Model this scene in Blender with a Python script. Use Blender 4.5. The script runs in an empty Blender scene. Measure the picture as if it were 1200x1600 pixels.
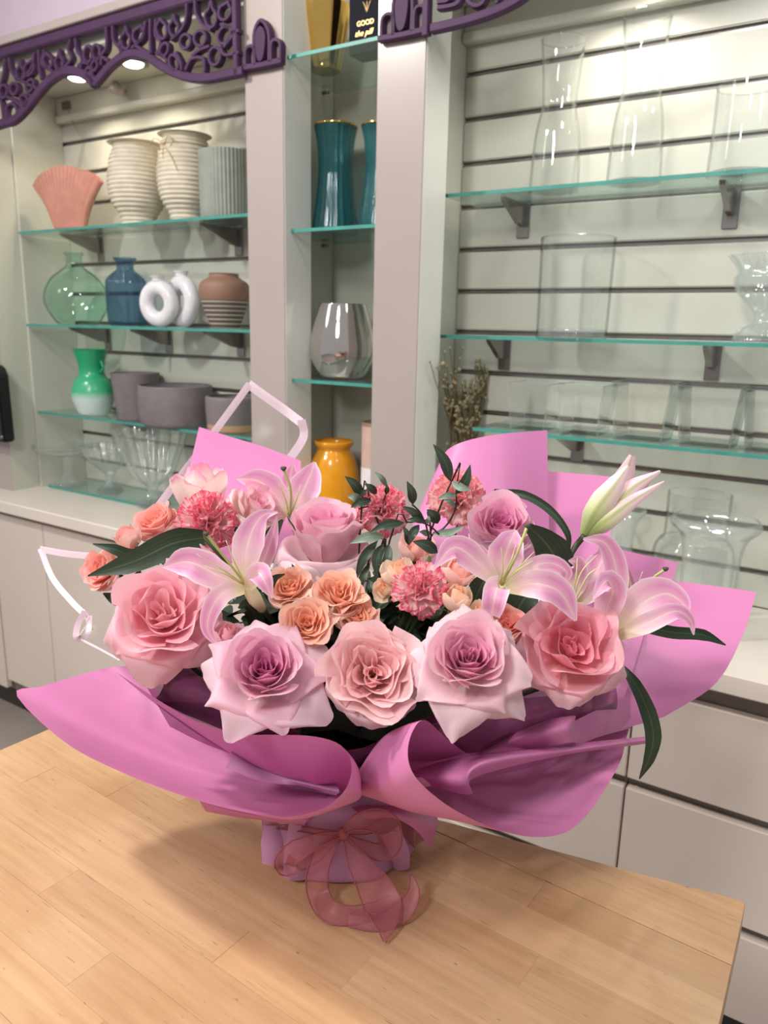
import bpy, bmesh, math, random
from math import sin, cos, pi, radians, sqrt, atan2
from mathutils import Vector, Matrix
random.seed(7)
SC = bpy.context.scene
COL = SC.collection

# ------------------------------------------------------------------ camera
F, PITCH, ROLL, CAM = 1200.0, radians(13.5), radians(1.25), Vector((0, 0, 1.45))
FWD = Vector((0, cos(PITCH), -sin(PITCH)))
_r = Vector((1, 0, 0)); _u = _r.cross(FWD)
CR = cos(ROLL) * _r + sin(ROLL) * _u
CU = cos(ROLL) * _u - sin(ROLL) * _r
cd = bpy.data.cameras.new('camera')
cd.sensor_fit = 'VERTICAL'; cd.sensor_height = 36; cd.lens = 36 * F / 1600
cd.clip_start = 0.02
cd.dof.use_dof = True; cd.dof.focus_distance = 0.74; cd.dof.aperture_fstop = 9.0
cam = bpy.data.objects.new('camera', cd); COL.objects.link(cam)
m = Matrix((CR, CU, -FWD)).transposed().to_4x4(); m.translation = CAM
cam.matrix_world = m
SC.camera = cam

# ------------------------------------------------------------------ world, lights, exposure
SC.view_settings.view_transform = 'Standard'
SC.view_settings.look = 'None'
SC.view_settings.gamma = 1
SC.view_settings.use_curve_mapping = False
SC.view_settings.exposure = 0.02
w = bpy.data.worlds.new('shop_light'); SC.world = w; w.use_nodes = True
bg = w.node_tree.nodes['Background']
bg.inputs[0].default_value = (1.0, 0.97, 0.95, 1); bg.inputs[1].default_value = 0.42
SC.cycles.transparent_max_bounces = 40; SC.cycles.max_bounces = 14

def area(name, loc, target, size, power, color=(1, .95, .88), shape='DISK', size_y=None, spread=180):
    l = bpy.data.lights.new(name, 'AREA'); l.shape = shape; l.size = size
    if size_y: l.size_y = size_y
    l.energy = power; l.color = color; l.spread = radians(spread)
    o = bpy.data.objects.new(name, l); COL.objects.link(o)
    o.location = loc
    o.rotation_euler = (Vector(target) - Vector(loc)).to_track_quat('-Z', 'Y').to_euler()
    return o
# the wall: s runs along it (to the right), D is the distance behind the lens, z is height
WA = radians(57.3)
WS = Vector((sin(WA), -cos(WA), 0)); WD = Vector((cos(WA), sin(WA), 0))
def W(s, D, z): return WS * s + WD * D + Vector((0, 0, z))

area('ceiling_or_fill_lamp', (-1.7, 1.12, 2.85), (0.0, .7, .9), .20, 43, (1, .945, .87))
area('ceiling_or_fill_lamp', (0.75, 0.15, 2.95), (0, .7, .9), .30, 7, (1, .965, .92))
area('ceiling_or_fill_lamp', (-0.85, -0.25, 2.95), (-.2, .7, .9), .30, 12, (1, .965, .93))  # camera-side fill for the rose fronts, the lamp itself unseen
area('ceiling_or_fill_lamp', (-2.9, 0.9, 2.95), W(-2.2, 1.6, 1.1), .6, 4, (1, .97, .92))
area('ceiling_or_fill_lamp', (-1.1, -1.1, 2.95), W(-.1, 1.46, .5), .5, 38, (1, .96, .93))  # unseen fill added to brighten the drawer fronts

# ------------------------------------------------------------------ pixel helpers (1200 x 1600 frame)
def ray(px, py): return FWD + (px - 600) / F * CR - (py - 800) / F * CU
def at(px, py, Y):
    d = ray(px, py); return CAM + d * (Y / d.y)
def onz(px, py, z):
    d = ray(px, py); return CAM + d * ((z - CAM.z) / d.z)
def onD(px, py, D):
    d = ray(px, py); return CAM + d * (D / d.dot(WD))
def sz(px, py, D):
    p = onD(px, py, D); return p.dot(WS), p.z
def mpp(p): return (Vector(p) - CAM).dot(FWD) / F        # metres per pixel at a point

# ------------------------------------------------------------------ materials
def srgb(r, g, b):
    f = lambda c: (c / 255 / 12.92) if c / 255 <= .04045 else ((c / 255 + .055) / 1.055) ** 2.4
    return (f(r), f(g), f(b), 1)
MATS = {}
def newmat(name):
    m = bpy.data.materials.new(name); m.use_nodes = True
    nt = m.node_tree; nt.nodes.clear()
    out = nt.nodes.new('ShaderNodeOutputMaterial')
    return m, nt, out
def N(nt, t, **k):
    n = nt.nodes.new(t)
    for a, b in k.items(): setattr(n, a, b)
    return n
def setin(n, **k):
    for a, b in k.items(): n.inputs[a.replace('_', ' ')].default_value = b
def ramp(nt, pts):
    r = nt.nodes.new('ShaderNodeValToRGB'); e = r.color_ramp.elements
    while len(e) < len(pts): e.new(.5)
    for k, (p, c) in enumerate(pts): e[k].position = p; e[k].color = c
    return r
def mixc(nt, fac, a, b, blend='MIX'):
    n = nt.nodes.new('ShaderNodeMix'); n.data_type = 'RGBA'; n.blend_type = blend
    for s, v in ((n.inputs[0], fac), (n.inputs[6], a), (n.inputs[7], b)):
        if hasattr(v, 'is_linked') or hasattr(v, 'links'): nt.links.new(v, s)
        else: s.default_value = v
    return n.outputs[2]
def math_n(nt, op, a, b=0.0, clamp=False):
    n = nt.nodes.new('ShaderNodeMath'); n.operation = op; n.use_clamp = clamp
    for s, v in ((n.inputs[0], a), (n.inputs[1], b)):
        if hasattr(v, 'links'): nt.links.new(v, s)
        else: s.default_value = v
    return n.outputs[0]
def plain(name, col, rough=.5, metal=0, var=.06, scale=30, bump=0, spec=.5, coat=0):
    """solid colour with a little procedural mottling"""
    if name in MATS: return MATS[name]
    m, nt, out = newmat(name)
    p = N(nt, 'ShaderNodeBsdfPrincipled')
    tc = N(nt, 'ShaderNodeTexCoord'); no = N(nt, 'ShaderNodeTexNoise'); setin(no, Scale=scale, Detail=3.0)
    nt.links.new(tc.outputs['Object'], no.inputs['Vector'])
    dark = tuple(c * (1 - var * 2) for c in col[:3]) + (1,); lite = tuple(min(1, c * (1 + var)) for c in col[:3]) + (1,)
    r = ramp(nt, [(.3, dark), (.7, lite)])
    nt.links.new(no.outputs[0], r.inputs[0]); nt.links.new(r.outputs[0], p.inputs['Base Color'])
    setin(p, Roughness=rough, Metallic=metal); p.inputs['Specular IOR Level'].default_value = spec
    if coat: p.inputs['Coat Weight'].default_value = coat; p.inputs['Coat Roughness'].default_value = .08
    if bump:
        b = N(nt, 'ShaderNodeBump'); setin(b, Strength=bump, Distance=.002)
        nt.links.new(no.outputs[0], b.inputs['Height']); nt.links.new(b.outputs[0], p.inputs['Normal'])
    nt.links.new(p.outputs[0], out.inputs[0]); MATS[name] = m; return m
def thin_glass(name, tint=(.98, .988, .985), edge=(.42, .49, .48), ior=1.5, gloss=1.0, rough=.02, body=0.0, bodycol=None):
    """thin-walled glass: see-through face-on, darker and glossier at grazing angles"""
    if name in MATS: return MATS[name]
    m, nt, out = newmat(name)
    lw = N(nt, 'ShaderNodeLayerWeight'); setin(lw, Blend=.5)
    r = ramp(nt, [(0.0, tint + (1,)), (.66, tint + (1,)), (.92, edge + (1,)), (1.0, edge + (1,))])
    nt.links.new(lw.outputs['Facing'], r.inputs[0])
    t = N(nt, 'ShaderNodeBsdfTransparent'); nt.links.new(r.outputs[0], t.inputs[0])
    g = N(nt, 'ShaderNodeBsdfGlossy'); setin(g, Roughness=rough); g.inputs[0].default_value = (gloss, gloss, gloss, 1)
    l2 = N(nt, 'ShaderNodeLayerWeight'); setin(l2, Blend=.5)
    f0 = ((ior - 1) / (ior + 1)) ** 2
    frs = math_n(nt, 'ADD', math_n(nt, 'MULTIPLY', math_n(nt, 'POWER', l2.outputs['Facing'], 4.0), .55), f0)
    base = t.outputs[0]
    if body:
        d = N(nt, 'ShaderNodeBsdfDiffuse'); d.inputs[0].default_value = bodycol or (edge + (1,))
        mx = N(nt, 'ShaderNodeMixShader'); mx.inputs[0].default_value = body
        nt.links.new(base, mx.inputs[1]); nt.links.new(d.outputs[0], mx.inputs[2]); base = mx.outputs[0]
    mx = N(nt, 'ShaderNodeMixShader'); nt.links.new(frs, mx.inputs[0])
    nt.links.new(base, mx.inputs[1]); nt.links.new(g.outputs[0], mx.inputs[2])
    nt.links.new(mx.outputs[0], out.inputs[0]); MATS[name] = m; return m
def emit(name, col, st):
    if name in MATS: return MATS[name]
    m, nt, out = newmat(name); e = N(nt, 'ShaderNodeEmission'); e.inputs[0].default_value = col; e.inputs[1].default_value = st
    nt.links.new(e.outputs[0], out.inputs[0]); MATS[name] = m; return m
def petal_mat(name, deep, mid, pale, base, trans=.42, edge=None, edge_pos=.86, streak=0.0, veins=.25):
    """petal: attribute pc = (u, v, age); young petals deep, old ones pale, foot of the petal its own tone, edge optional"""
    if name in MATS: return MATS[name]
    m, nt, out = newmat(name)
    a = N(nt, 'ShaderNodeAttribute', attribute_name='pc')
    sp = N(nt, 'ShaderNodeSeparateXYZ'); nt.links.new(a.outputs['Vector'], sp.inputs[0])
    U, V, A = sp.outputs
    r = ramp(nt, [(0, deep), (.45, mid), (1, pale)]); nt.links.new(A, r.inputs[0])
    rv = ramp(nt, [(0.0, (1, 1, 1, 1)), (.55, (0, 0, 0, 1))]); nt.links.new(V, rv.inputs[0])
    c = mixc(nt, rv.outputs[0], r.outputs[0], base)
    # soft veins along the petal
    cb = N(nt, 'ShaderNodeCombineXYZ'); nt.links.new(math_n(nt, 'MULTIPLY', U, 26), cb.inputs[0]); nt.links.new(math_n(nt, 'MULTIPLY', V, 2.2), cb.inputs[1]); nt.links.new(A, cb.inputs[2])
    no = N(nt, 'ShaderNodeTexNoise'); setin(no, Scale=1.0, Detail=2.0); nt.links.new(cb.outputs[0], no.inputs['Vector'])
    vr = ramp(nt, [(.3, (.90, .84, .87, 1)), (.65, (1, 1, 1, 1))]); nt.links.new(no.outputs[0], vr.inputs[0])
    c = mixc(nt, veins, c, mixc(nt, 1.0, c, vr.outputs[0], 'MULTIPLY'))
    if edge:
        j = math_n(nt, 'ADD', V, math_n(nt, 'MULTIPLY', math_n(nt, 'SUBTRACT', no.outputs[0], .5), .22 + streak))
        ab = math_n(nt, 'ABSOLUTE', math_n(nt, 'SUBTRACT', math_n(nt, 'MULTIPLY', U, 2), 1))
        j = math_n(nt, 'MAXIMUM', j, math_n(nt, 'SUBTRACT', ab, .02)) if streak == 0 else j
        er = ramp(nt, [(max(0, edge_pos - .16), (0, 0, 0, 1)), (min(1, edge_pos + .08), (1, 1, 1, 1))]); nt.links.new(j, er.inputs[0])
        c = mixc(nt, er.outputs[0], c, edge)
    p = N(nt, 'ShaderNodeBsdfPrincipled'); setin(p, Roughness=.55); p.inputs['Specular IOR Level'].default_value = .25
    p.inputs['Sheen Weight'].default_value = .12
    bp = N(nt, 'ShaderNodeBump'); setin(bp, Strength=.25, Distance=.0008)
    nt.links.new(no.outputs[0], bp.inputs['Height']); nt.links.new(bp.outputs[0], p.inputs['Normal'])
    nt.links.new(c, p.inputs['Base Color'])
    tr = N(nt, 'ShaderNodeBsdfTranslucent'); nt.links.new(c, tr.inputs[0])
    mx = N(nt, 'ShaderNodeMixShader'); mx.inputs[0].default_value = trans
    nt.links.new(p.outputs[0], mx.inputs[1]); nt.links.new(tr.outputs[0], mx.inputs[2])
    nt.links.new(mx.outputs[0], out.inputs[0]); MATS[name] = m; return m

M_white = plain('white_laminate', srgb(172, 161, 157), .22, var=.02, scale=4)
M_wallpanel = plain('cream_slat_panel', srgb(198, 198, 187), .28, var=.02, scale=5)
M_side = plain('cream_side_panel', srgb(196, 197, 185), .25, var=.02, scale=4)
M_litside = plain('lamplit_pillar_side', srgb(222, 224, 218), .25, var=.02, scale=4)  # lighter than the pillar fronts: reflected lamp light put into the colour
M_groove = plain('grey_slat_channel', srgb(128, 122, 116), .35, metal=.3, var=.03)
M_drawer = plain('greige_drawer_front', srgb(222, 210, 200), .18, var=.02, scale=4)
M_top = plain('white_worktop', srgb(228, 218, 208), .16, var=.02, scale=5)
M_recess = plain('taupe_recess', srgb(128, 118, 108), .5, var=.03)
M_kick = plain('dark_kickboard', srgb(60, 56, 52), .5)
M_lilac = plain('lilac_wall_paint', srgb(184, 168, 186), .6, var=.02, scale=5)
M_purple = plain('purple_fretwork', srgb(78, 54, 84), .5, var=.04, spec=.15)
M_purple_in = plain('purple_fretwork_inset', srgb(72, 48, 78), .5, var=.04, spec=.15)
M_floor = plain('grey_floor', srgb(158, 146, 140), .4, var=.05, scale=8)
M_steel = plain('brushed_bracket_steel', srgb(150, 146, 144), .22, metal=.9, var=.05, scale=60)
M_shelf = thin_glass('shelf_glass', (.90, .955, .945), (.70, .80, .78), body=.10, bodycol=(.42, .62, .58, 1))
M_shelfedge = plain('shelf_glass_edge', srgb(70, 150, 140), .4, var=.08, scale=20)
M_stem = plain('green_stem', srgb(52, 68, 38), .5, var=.12)
M_darkstem = plain('dark_stem', srgb(44, 34, 32), .5, var=.1)

# ------------------------------------------------------------------ mesh helpers
def mesh(name, verts, faces, mat=None, smooth=False, mats=None, midx=None, parent=None, pc=None):
    me = bpy.data.meshes.new(name); me.from_pydata([tuple(v) for v in verts], [], faces)
    for mm in (mats or ([mat] if mat else [])): me.materials.append(mm)
    if midx: me.polygons.foreach_set('material_index', midx)
    if smooth: me.polygons.foreach_set('use_smooth', [True] * len(me.polygons))
    if pc is not None:
        at_ = me.attributes.new('pc', 'FLOAT_VECTOR', 'POINT'); at_.data.foreach_set('vector', [x for v in pc for x in v])
    me.update()
    o = bpy.data.objects.new(name, me); COL.objects.link(o)
    if parent is not None: o.parent = parent; o.matrix_parent_inverse = Matrix.Identity(4)
    return o
def from_bm(name, bm, mat, parent=None, smooth=False):
    me = bpy.data.meshes.new(name); bmesh.ops.recalc_face_normals(bm, faces=bm.faces[:]); bm.to_mesh(me); bm.free()
    for mm in (mat if isinstance(mat, list) else [mat]): me.materials.append(mm)
    if smooth: me.polygons.foreach_set('use_smooth', [True] * len(me.polygons))
    o = bpy.data.objects.new(name, me); COL.objects.link(o)
    if parent is not None: o.parent = parent
    return o
def empty(name, loc, label, cat, group=None, rz=0):
    o = bpy.data.objects.new(name, None); o.empty_display_size = .02; COL.objects.link(o)
    o.location = loc; o.rotation_euler = (0, 0, rz)
    o['label'] = label; o['category'] = cat
    if group: o['group'] = group
    return o
def tag(o, label, cat, group=None):
    o['label'] = label; o['category'] = cat
    if group: o['group'] = group
    return o
def struct(o): o['kind'] = 'structure'; return o
def prism_bm(bm, poly, off):
    """poly: list of Vectors (planar), off: extrusion vector"""
    a = [bm.verts.new(p) for p in poly]; b = [bm.verts.new(Vector(p) + off) for p in poly]
    n = len(poly)
    bm.faces.new(a); bm.faces.new(b[::-1])
    for i in range(n): bm.faces.new((a[i], b[i], b[(i + 1) % n], a[(i + 1) % n]))
def wbox(bm, s0, s1, d0, d1, z0, z1):
    prism_bm(bm, [W(s0, d0, z0), W(s1, d0, z0), W(s1, d0, z1), W(s0, d0, z1)], WD * (d1 - d0))
def wall_box(name, s0, s1, d0, d1, z0, z1, mat, parent=None, bev=0.0015):
    bm = bmesh.new(); wbox(bm, s0, s1, d0, d1, z0, z1)
    if bev: bmesh.ops.bevel(bm, geom=bm.edges[:], offset=bev, segments=1, affect='EDGES')
    o = from_bm(name, bm, mat, None)
    if parent is not None: put(o, parent)
    return o
def put(o, parent):
    """parent keeping the world position (parents are placed before their children)"""
    bpy.context.view_layer.update() if False else None
    o.parent = parent
    o.matrix_parent_inverse = (Matrix.Translation(parent.location) @ parent.rotation_euler.to_matrix().to_4x4()).inverted()
    return o
def catmull(pts, n, closed=False):
    pts = [Vector(p) for p in pts]; k = len(pts)
    if k == 1: return pts
    res = []; segs = k if closed else k - 1
    for i in range(n + (0 if closed else 1)):
        t = i / n * segs; j = min(int(t), segs - 1); f = t - j
        g = (lambda q: pts[q % k]) if closed else (lambda q: pts[max(0, min(k - 1, q))])
        if not closed:
            p0 = pts[j - 1] if j > 0 else pts[0] * 2 - pts[1]
            p3 = pts[j + 2] if j + 2 < k else pts[-1] * 2 - pts[-2]
        else: p0 = g(j - 1); p3 = g(j + 2)
        p1 = g(j); p2 = g(j + 1)
        res.append(.5 * ((2 * p1) + (p2 - p0) * f + (2 * p0 - 5 * p1 + 4 * p2 - p3) * f * f + (3 * p1 - p0 - 3 * p2 + p3) * f ** 3))
    return res
def interp(vals, t):
    x = t * (len(vals) - 1); i = min(int(x), len(vals) - 2) if len(vals) > 1 else 0
    return vals[i] + (vals[i + 1] - vals[i]) * (x - i) if len(vals) > 1 else vals[0]
def tube(name, pts, radii, mat, parent=None, n=12, seg=8):
    c = catmull(pts, n) if n else [Vector(p) for p in pts]
    vs, fs = [], []
    ref = Vector((.3, .2, 1)).normalized()
    for i, p in enumerate(c):
        t = (c[min(i + 1, len(c) - 1)] - c[max(i - 1, 0)]).normalized()
        a = t.cross(ref)
        if a.length < .05: a = t.cross(Vector((1, 0, 0)))
        a.normalize(); b = t.cross(a); r = interp(radii, i / (len(c) - 1))
        for k in range(seg):
            th = 2 * pi * k / seg; vs.append(p + (a * cos(th) + b * sin(th)) * r)
    for i in range(len(c) - 1):
        for k in range(seg):
            fs.append((i * seg + k, i * seg + (k + 1) % seg, (i + 1) * seg + (k + 1) % seg, (i + 1) * seg + k))
    fs.append(tuple(range(seg))[::-1]); fs.append(tuple((len(c) - 1) * seg + k for k in range(seg)))
    o = mesh(name, vs, fs, mat, True)
    if parent is not None: put(o, parent)
    return o
def blade(name, pts, widths, mat, parent=None, n=14, m=8, cup=.25, hint=None, wave=0, wf=3, roll=None, age=1.0, seed=0):
    """a leaf, tepal or ribbon: centre line + half widths, cup lifts the edges towards the hint"""
    c = catmull(pts, n); vs, fs, pc = [], [], []
    prev = None
    for i, p in enumerate(c):
        v = i / (len(c) - 1)
        t = (c[min(i + 1, len(c) - 1)] - c[max(i - 1, 0)]).normalized()
        h = Vector(hint) if hint is not None else (CAM - p).normalized()
        B = t.cross(h)
        if B.length < .15 and prev is not None: B = prev - t * prev.dot(t)
        B.normalize()
        if prev is not None and B.dot(prev) < 0 and hint is None: pass
        prev = B
        Nn = B.cross(t).normalized()
        if roll:
            a = interp(roll, v); B, Nn = B * cos(a) + Nn * sin(a), Nn * cos(a) - B * sin(a)
        wd = interp(widths, v) if len(widths) > 4 else None
        if wd is None: wd = interp(widths, v)
        for k in range(m + 1):
            u = 2 * k / m - 1
            off = cup * wd * (u * u) + wave * wd * sin(wf * v * 2 * pi + (1.3 if u > 0 else 0) + seed) * abs(u) ** 2
            vs.append(p + B * (wd * u) + Nn * off); pc.append(((u + 1) / 2, v, age))
    for i in range(len(c) - 1):
        for k in range(m):
            a = i * (m + 1) + k; fs.append((a, a + 1, a + m + 2, a + m + 1))
    o = mesh(name, vs, fs, mat, True, pc=pc)
    if parent is not None: put(o, parent)
    return o
def patch(name, rows, mat, parent=None, nu=28, nv=18, crease=None):
    """smooth sheet through a grid of points"""
    g = [catmull(r, nu) for r in rows]
    cols = [catmull([g[j][i] for j in range(len(rows))], nv) for i in range(nu + 1)]
    vs, pc = [], []
    for j in range(nv + 1):
        for i in range(nu + 1): vs.append(cols[i][j]); pc.append((i / nu, j / nv, 1.0))
    fs = [(j * (nu + 1) + i, j * (nu + 1) + i + 1, (j + 1) * (nu + 1) + i + 1, (j + 1) * (nu + 1) + i) for j in range(nv) for i in range(nu)]
    o = mesh(name, vs, fs, mat, True, pc=pc)
    if parent is not None: put(o, parent)
    return o
def lathe_mesh(name, prof, mat, seg=40, flute=0, fdepth=0.0, wall=.003, squash=1.0, parent=None, loc=None, rz=0, closed_top=False, mod=None, res=0):
    """prof: outer profile [(r, z)] from base centre up; an inner wall is added"""
    P = catmull([Vector((r, 0, z)) for r, z in prof], res or max(24, len(prof) * 5)) if len(prof) < 14 else [Vector((r, 0, z)) for r, z in prof]
    out = [(max(p.x, 0.0004), p.z) for p in P]
    if not closed_top:
        inn = [(max(r - wall, .0004), max(z, prof[0][1] + wall * 1.5)) for r, z in out[::-1]]
        ring = out + inn
    else: ring = out
    vs, fs = [], []
    for r, z in ring:
        for k in range(seg):
            th = 2 * pi * k / seg
            rr = r * (1 + fdepth * cos(flute * th)) if flute else r
            if mod: rr = mod(rr, th, z)
            vs.append((rr * cos(th), rr * sin(th) * squash, z))
    for i in range(len(ring) - 1):
        for k in range(seg):
            fs.append((i * seg + k, i * seg + (k + 1) % seg, (i + 1) * seg + (k + 1) % seg, (i + 1) * seg + k))
    fs.append(tuple(range(seg))[::-1])
    fs.append(tuple((len(ring) - 1) * seg + k for k in range(seg)))
    o = mesh(name, vs, fs, mat, True)
    if loc is not None: o.location = loc
    o.rotation_euler = (0, 0, rz)
    if parent is not None: o.parent = parent
    return o

# ================================================================== THE SETTING
DF, DB = 1.55, 1.85           # front of the pillars, back panel
ZC, ZS = 0.85, 2.20           # worktop, soffit
fl = bmesh.new(); prism_bm(fl, [Vector((-5, -2.5, -.05)), Vector((3.5, -2.5, -.05)), Vector((3.5, 5, -.05)), Vector((-5, 5, -.05))], Vector((0, 0, .05)))
struct(from_bm('floor', fl, M_floor))
# back wall: plain board carrying one slat after another, grey channels between them
wb = empty('wall_back', W(-1.6, DB, 0), '', ''); del wb['label'], wb['category']; wb['kind'] = 'structure'
wall_box('backing_board', -4.2, 1.3, DB + .012, DB + .05, 0, 3.0, M_groove, wb, 0)
def slats(s0, s1, zmax):
    for i in range(-6, 9):
        z = 1.449 + .1023 * i; z1 = z + .1023 - .012
        z0 = max(z, ZC)
        if z1 - z0 < .01 or z0 > zmax: continue
        bm = bmesh.new(); wbox(bm, s0, s1, DB, DB + .014, z0, z1)
        bmesh.ops.bevel(bm, geom=bm.edges[:], offset=.0025, segments=2, affect='EDGES')
        put(from_bm('slat', bm, M_wallpanel), wb)
        # metal lining of the channel
        if z0 > ZC + .02: wall_box('channel_insert', s0, s1, DB + .004, DB + .0125, z0 - .0119, z0 - .0075, M_steel, wb, 0)
slats(-2.585, -1.379, 2.25)
slats(-.977, .9, 2.25)
wall_box('panel', -1.379, -.977, DB, DB + .013, ZC, 3.0, M_side, wb, 0)

k = 1
def trim(s0, s1, d0, d1, z0, z1, mat, bev=.0015):
    global k
    o = struct(wall_box('trim_%d' % k, s0, s1, d0, d1, z0, z1, mat, None, bev)); k += 1; return o
# pillars: three boxes with a thin front panel seam
trim(-2.86, -2.585, DF, 1.655, ZC, 3.0, M_white)
trim(-1.428, -1.307, DF, 1.655, ZC, 3.0, M_white)
trim(-1.038, -.915, DF, 1.655, ZC, 3.0, M_white)
for s_ in (-2.585, -1.307, -.915): trim(s_ - .0005, s_ + .0015, DF + .003, 1.655, ZC, ZS if s_ < -2 else 3.0, M_side if s_ < -2 else M_litside, 0)  # thin side skins; the two brighter ones have lamp light in their colour
# side panels of the bays
trim(-2.62, -2.573, 1.656, DB, ZC, 2.35, M_side)
trim(-1.40, -1.379, 1.656, DB, ZC, 3.0, M_side)
trim(-1.0, -.977, 1.656, DB, ZC, 2.35, M_side)
# soffits, lamp boards, fascia
trim(-2.573, -1.40, DF + .01, DB, ZS, ZS + .03, M_side)
trim(-.977, .9, DF + .01, DB, ZS, ZS + .03, M_side)
for s0, s1 in ((-2.57, -1.402), (-.975, .9)):
    trim(s0, s1, DB - .022, DB - .001, 2.131, ZS, M_side, .003)
    trim(s0, s1, DB - .032, DB - .001, 2.118, 2.142, M_side, .004)
trim(-4.2, -1.307, 1.515, DF - .001, 2.249, 2.272, M_white, .002)
trim(-4.2, -1.307, 1.535, DF - .001, 2.272, 3.0, M_lilac, 0)
trim(-1.038, 1.2, 1.515, DF - .001, 2.249, 2.272, M_white, .002)
struct(wall_box('wall_left', -4.2, -2.87, DF + .01, DF + .03, ZC, 3.0, M_lilac, None, 0))

# ================================================================== BASE CABINETS
def unit(name, s0, s1, label, cat, fronts, mat=M_drawer, front_name='drawer_front', group=None):
    t = empty(name, W((s0 + s1) / 2, 1.65, 0), label, cat, group)
    wall_box('carcass', s0 + .001, s1 - .001, 1.485, DB, .10, .808, M_recess, t, 0)
    wall_box('kickboard', s0, s1, 1.515, 1.53, 0, .0995, M_kick, t, 0)
    for z0, z1 in fronts:
        wall_box(front_name, s0 + .002, s1 - .002, 1.46, 1.482, z0, z1, mat, t, .002)
    return t
dr = [(.11, .302), (.325, .54), (.563, .762)]
unit('drawer_unit', -.333, .27, 'greige handleless drawer unit right of the table corner, below the clear vases', 'drawer unit', dr)
unit('drawer_unit', -.936, -.333, 'greige drawer unit just left of the seam, half hidden by the front right paper sheet', 'drawer unit', dr)
unit('drawer_unit', .27, .87, 'greige drawer unit at the far right end under the worktop', 'drawer unit', dr)
unit('door_cabinet', -2.286, -1.686, 'pale base cabinet with flat door behind the clear film edge', 'cabinet', [(.15, .79)], M_drawer, 'door')
unit('door_cabinet', -2.583, -2.287, 'narrow pale base cabinet with one flat door below the glass cake stand', 'cabinet', [(.15, .79)], M_drawer, 'door')
unit('door_cabinet', -3.2, -2.592, 'pale base cabinet at the left picture edge below the left pillar', 'cabinet', [(.11, .79)], M_drawer, 'door')
unit('door_cabinet', -1.685, -.937, 'pale base cabinet hidden behind the bouquet under the middle niche', 'cabinet', [(.15, .79)], M_drawer, 'door')
tp = wall_box('worktop', -3.2, .9, 1.43, DB, .81, ZC, M_top, None, .003)
tag(tp, 'long white worktop running under all the display bays', 'worktop')

# ================================================================== FRETWORK VALANCES
D0 = 1.528
def p2(px, py, D=D0):
    s, z = sz(px, py, D); return (s, z)
def strip2d(name, pts, width, parent, closed=False, n=40, depth=.014, D=D0, mat=None, smoothc=True, widths=None):
    P = [Vector((a, b, 0)) for a, b in pts]
    c = catmull(P, n, closed) if smoothc else P
    L = len(c); bm = bmesh.new(); ring = []
    for i, p in enumerate(c):
        a = c[(i - 1) % L] if closed or i > 0 else c[0]; b = c[(i + 1) % L] if closed or i < L - 1 else c[-1]
        t = (b - a).normalized(); nn = Vector((-t.y, t.x, 0))
        wd = (interp(widths, i / max(1, L - 1)) if widths else width) / 2
        q = [p + nn * wd, p - nn * wd]
        ring.append([bm.verts.new(W(q[0].x, D, q[0].y)), bm.verts.new(W(q[0].x * .96 + q[1].x * .04, D - .003, q[0].y * .96 + q[1].y * .04)) if False else bm.verts.new(W((q[0].x * .85 + q[1].x * .15), D - .0035, q[0].y * .85 + q[1].y * .15)),
                     bm.verts.new(W((q[1].x * .85 + q[0].x * .15), D - .0035, q[1].y * .85 + q[0].y * .15)), bm.verts.new(W(q[1].x, D, q[1].y)),
                     bm.verts.new(W(q[1].x, D + depth, q[1].y)), bm.verts.new(W(q[0].x, D + depth, q[0].y))])
    for i in range(L if closed else L - 1):
        a, b = ring[i], ring[(i + 1) % L]
        for k_ in range(6): bm.faces.new((a[k_], a[(k_ + 1) % 6], b[(k_ + 1) % 6], b[k_]))
    if not closed: bm.faces.new(ring[0]); bm.faces.new(ring[-1][::-1])
    o = from_bm(name, bm, mat or M_purple); put(o, parent); return o
def px_strip(name, pts, wpx, parent, closed=False, n=40, D=D0, **kw):
    mp = mpp(onD(pts[0][0], pts[0][1], D)) * 1.25
    return strip2d(name, [p2(x, y, D) for x, y in pts], wpx * mp, parent, closed, n, D=D, **kw)
def ell(cx, cy, rx, ry, rot=0, tear=0):
    res = []
    for i in range(10):
        th = 2 * pi * i / 10 + pi / 2; x = rx * cos(th); y = -ry * sin(th)
        if tear and i == 0: y *= 1 + tear
        elif tear and i in (1, 9): x *= .55
        r = radians(rot); res.append((cx + x * cos(r) - y * sin(r), cy + x * sin(r) + y * cos(r)))
    return res
v = empty('fretwork_valance', W(-1.9, D0, 2.05), 'purple fretwork valance with scalloped lower edge over the left display bay', 'valance')
zt = 2.249
strip2d('top_rail', [(-2.9, zt - .014), (-1.4285, zt - .014)], .028, v, smoothc=False)
strip2d('end_stile', [(-1.436, 2.04), (-1.436, zt)], .016, v, smoothc=False)
low = [(-40, 207), (0, 193), (20, 187), (38, 170), (57, 146), (77, 124), (99, 111), (120, 112), (136, 121), (146, 131)]
low2 = [(146, 131), (158, 117), (170, 103), (189, 88.5), (208, 83), (229, 88), (247, 100), (270, 113), (292, 120), (315, 122), (337, 119), (379, 110)]
px_strip('scalloped_edge', low, 9.5, v, n=60); px_strip('scalloped_edge', low2, 9.5, v, n=70)
px_strip('scallop_point', [(140, 112), (143, 121), (146, 131)], 10, v, n=6)
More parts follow.
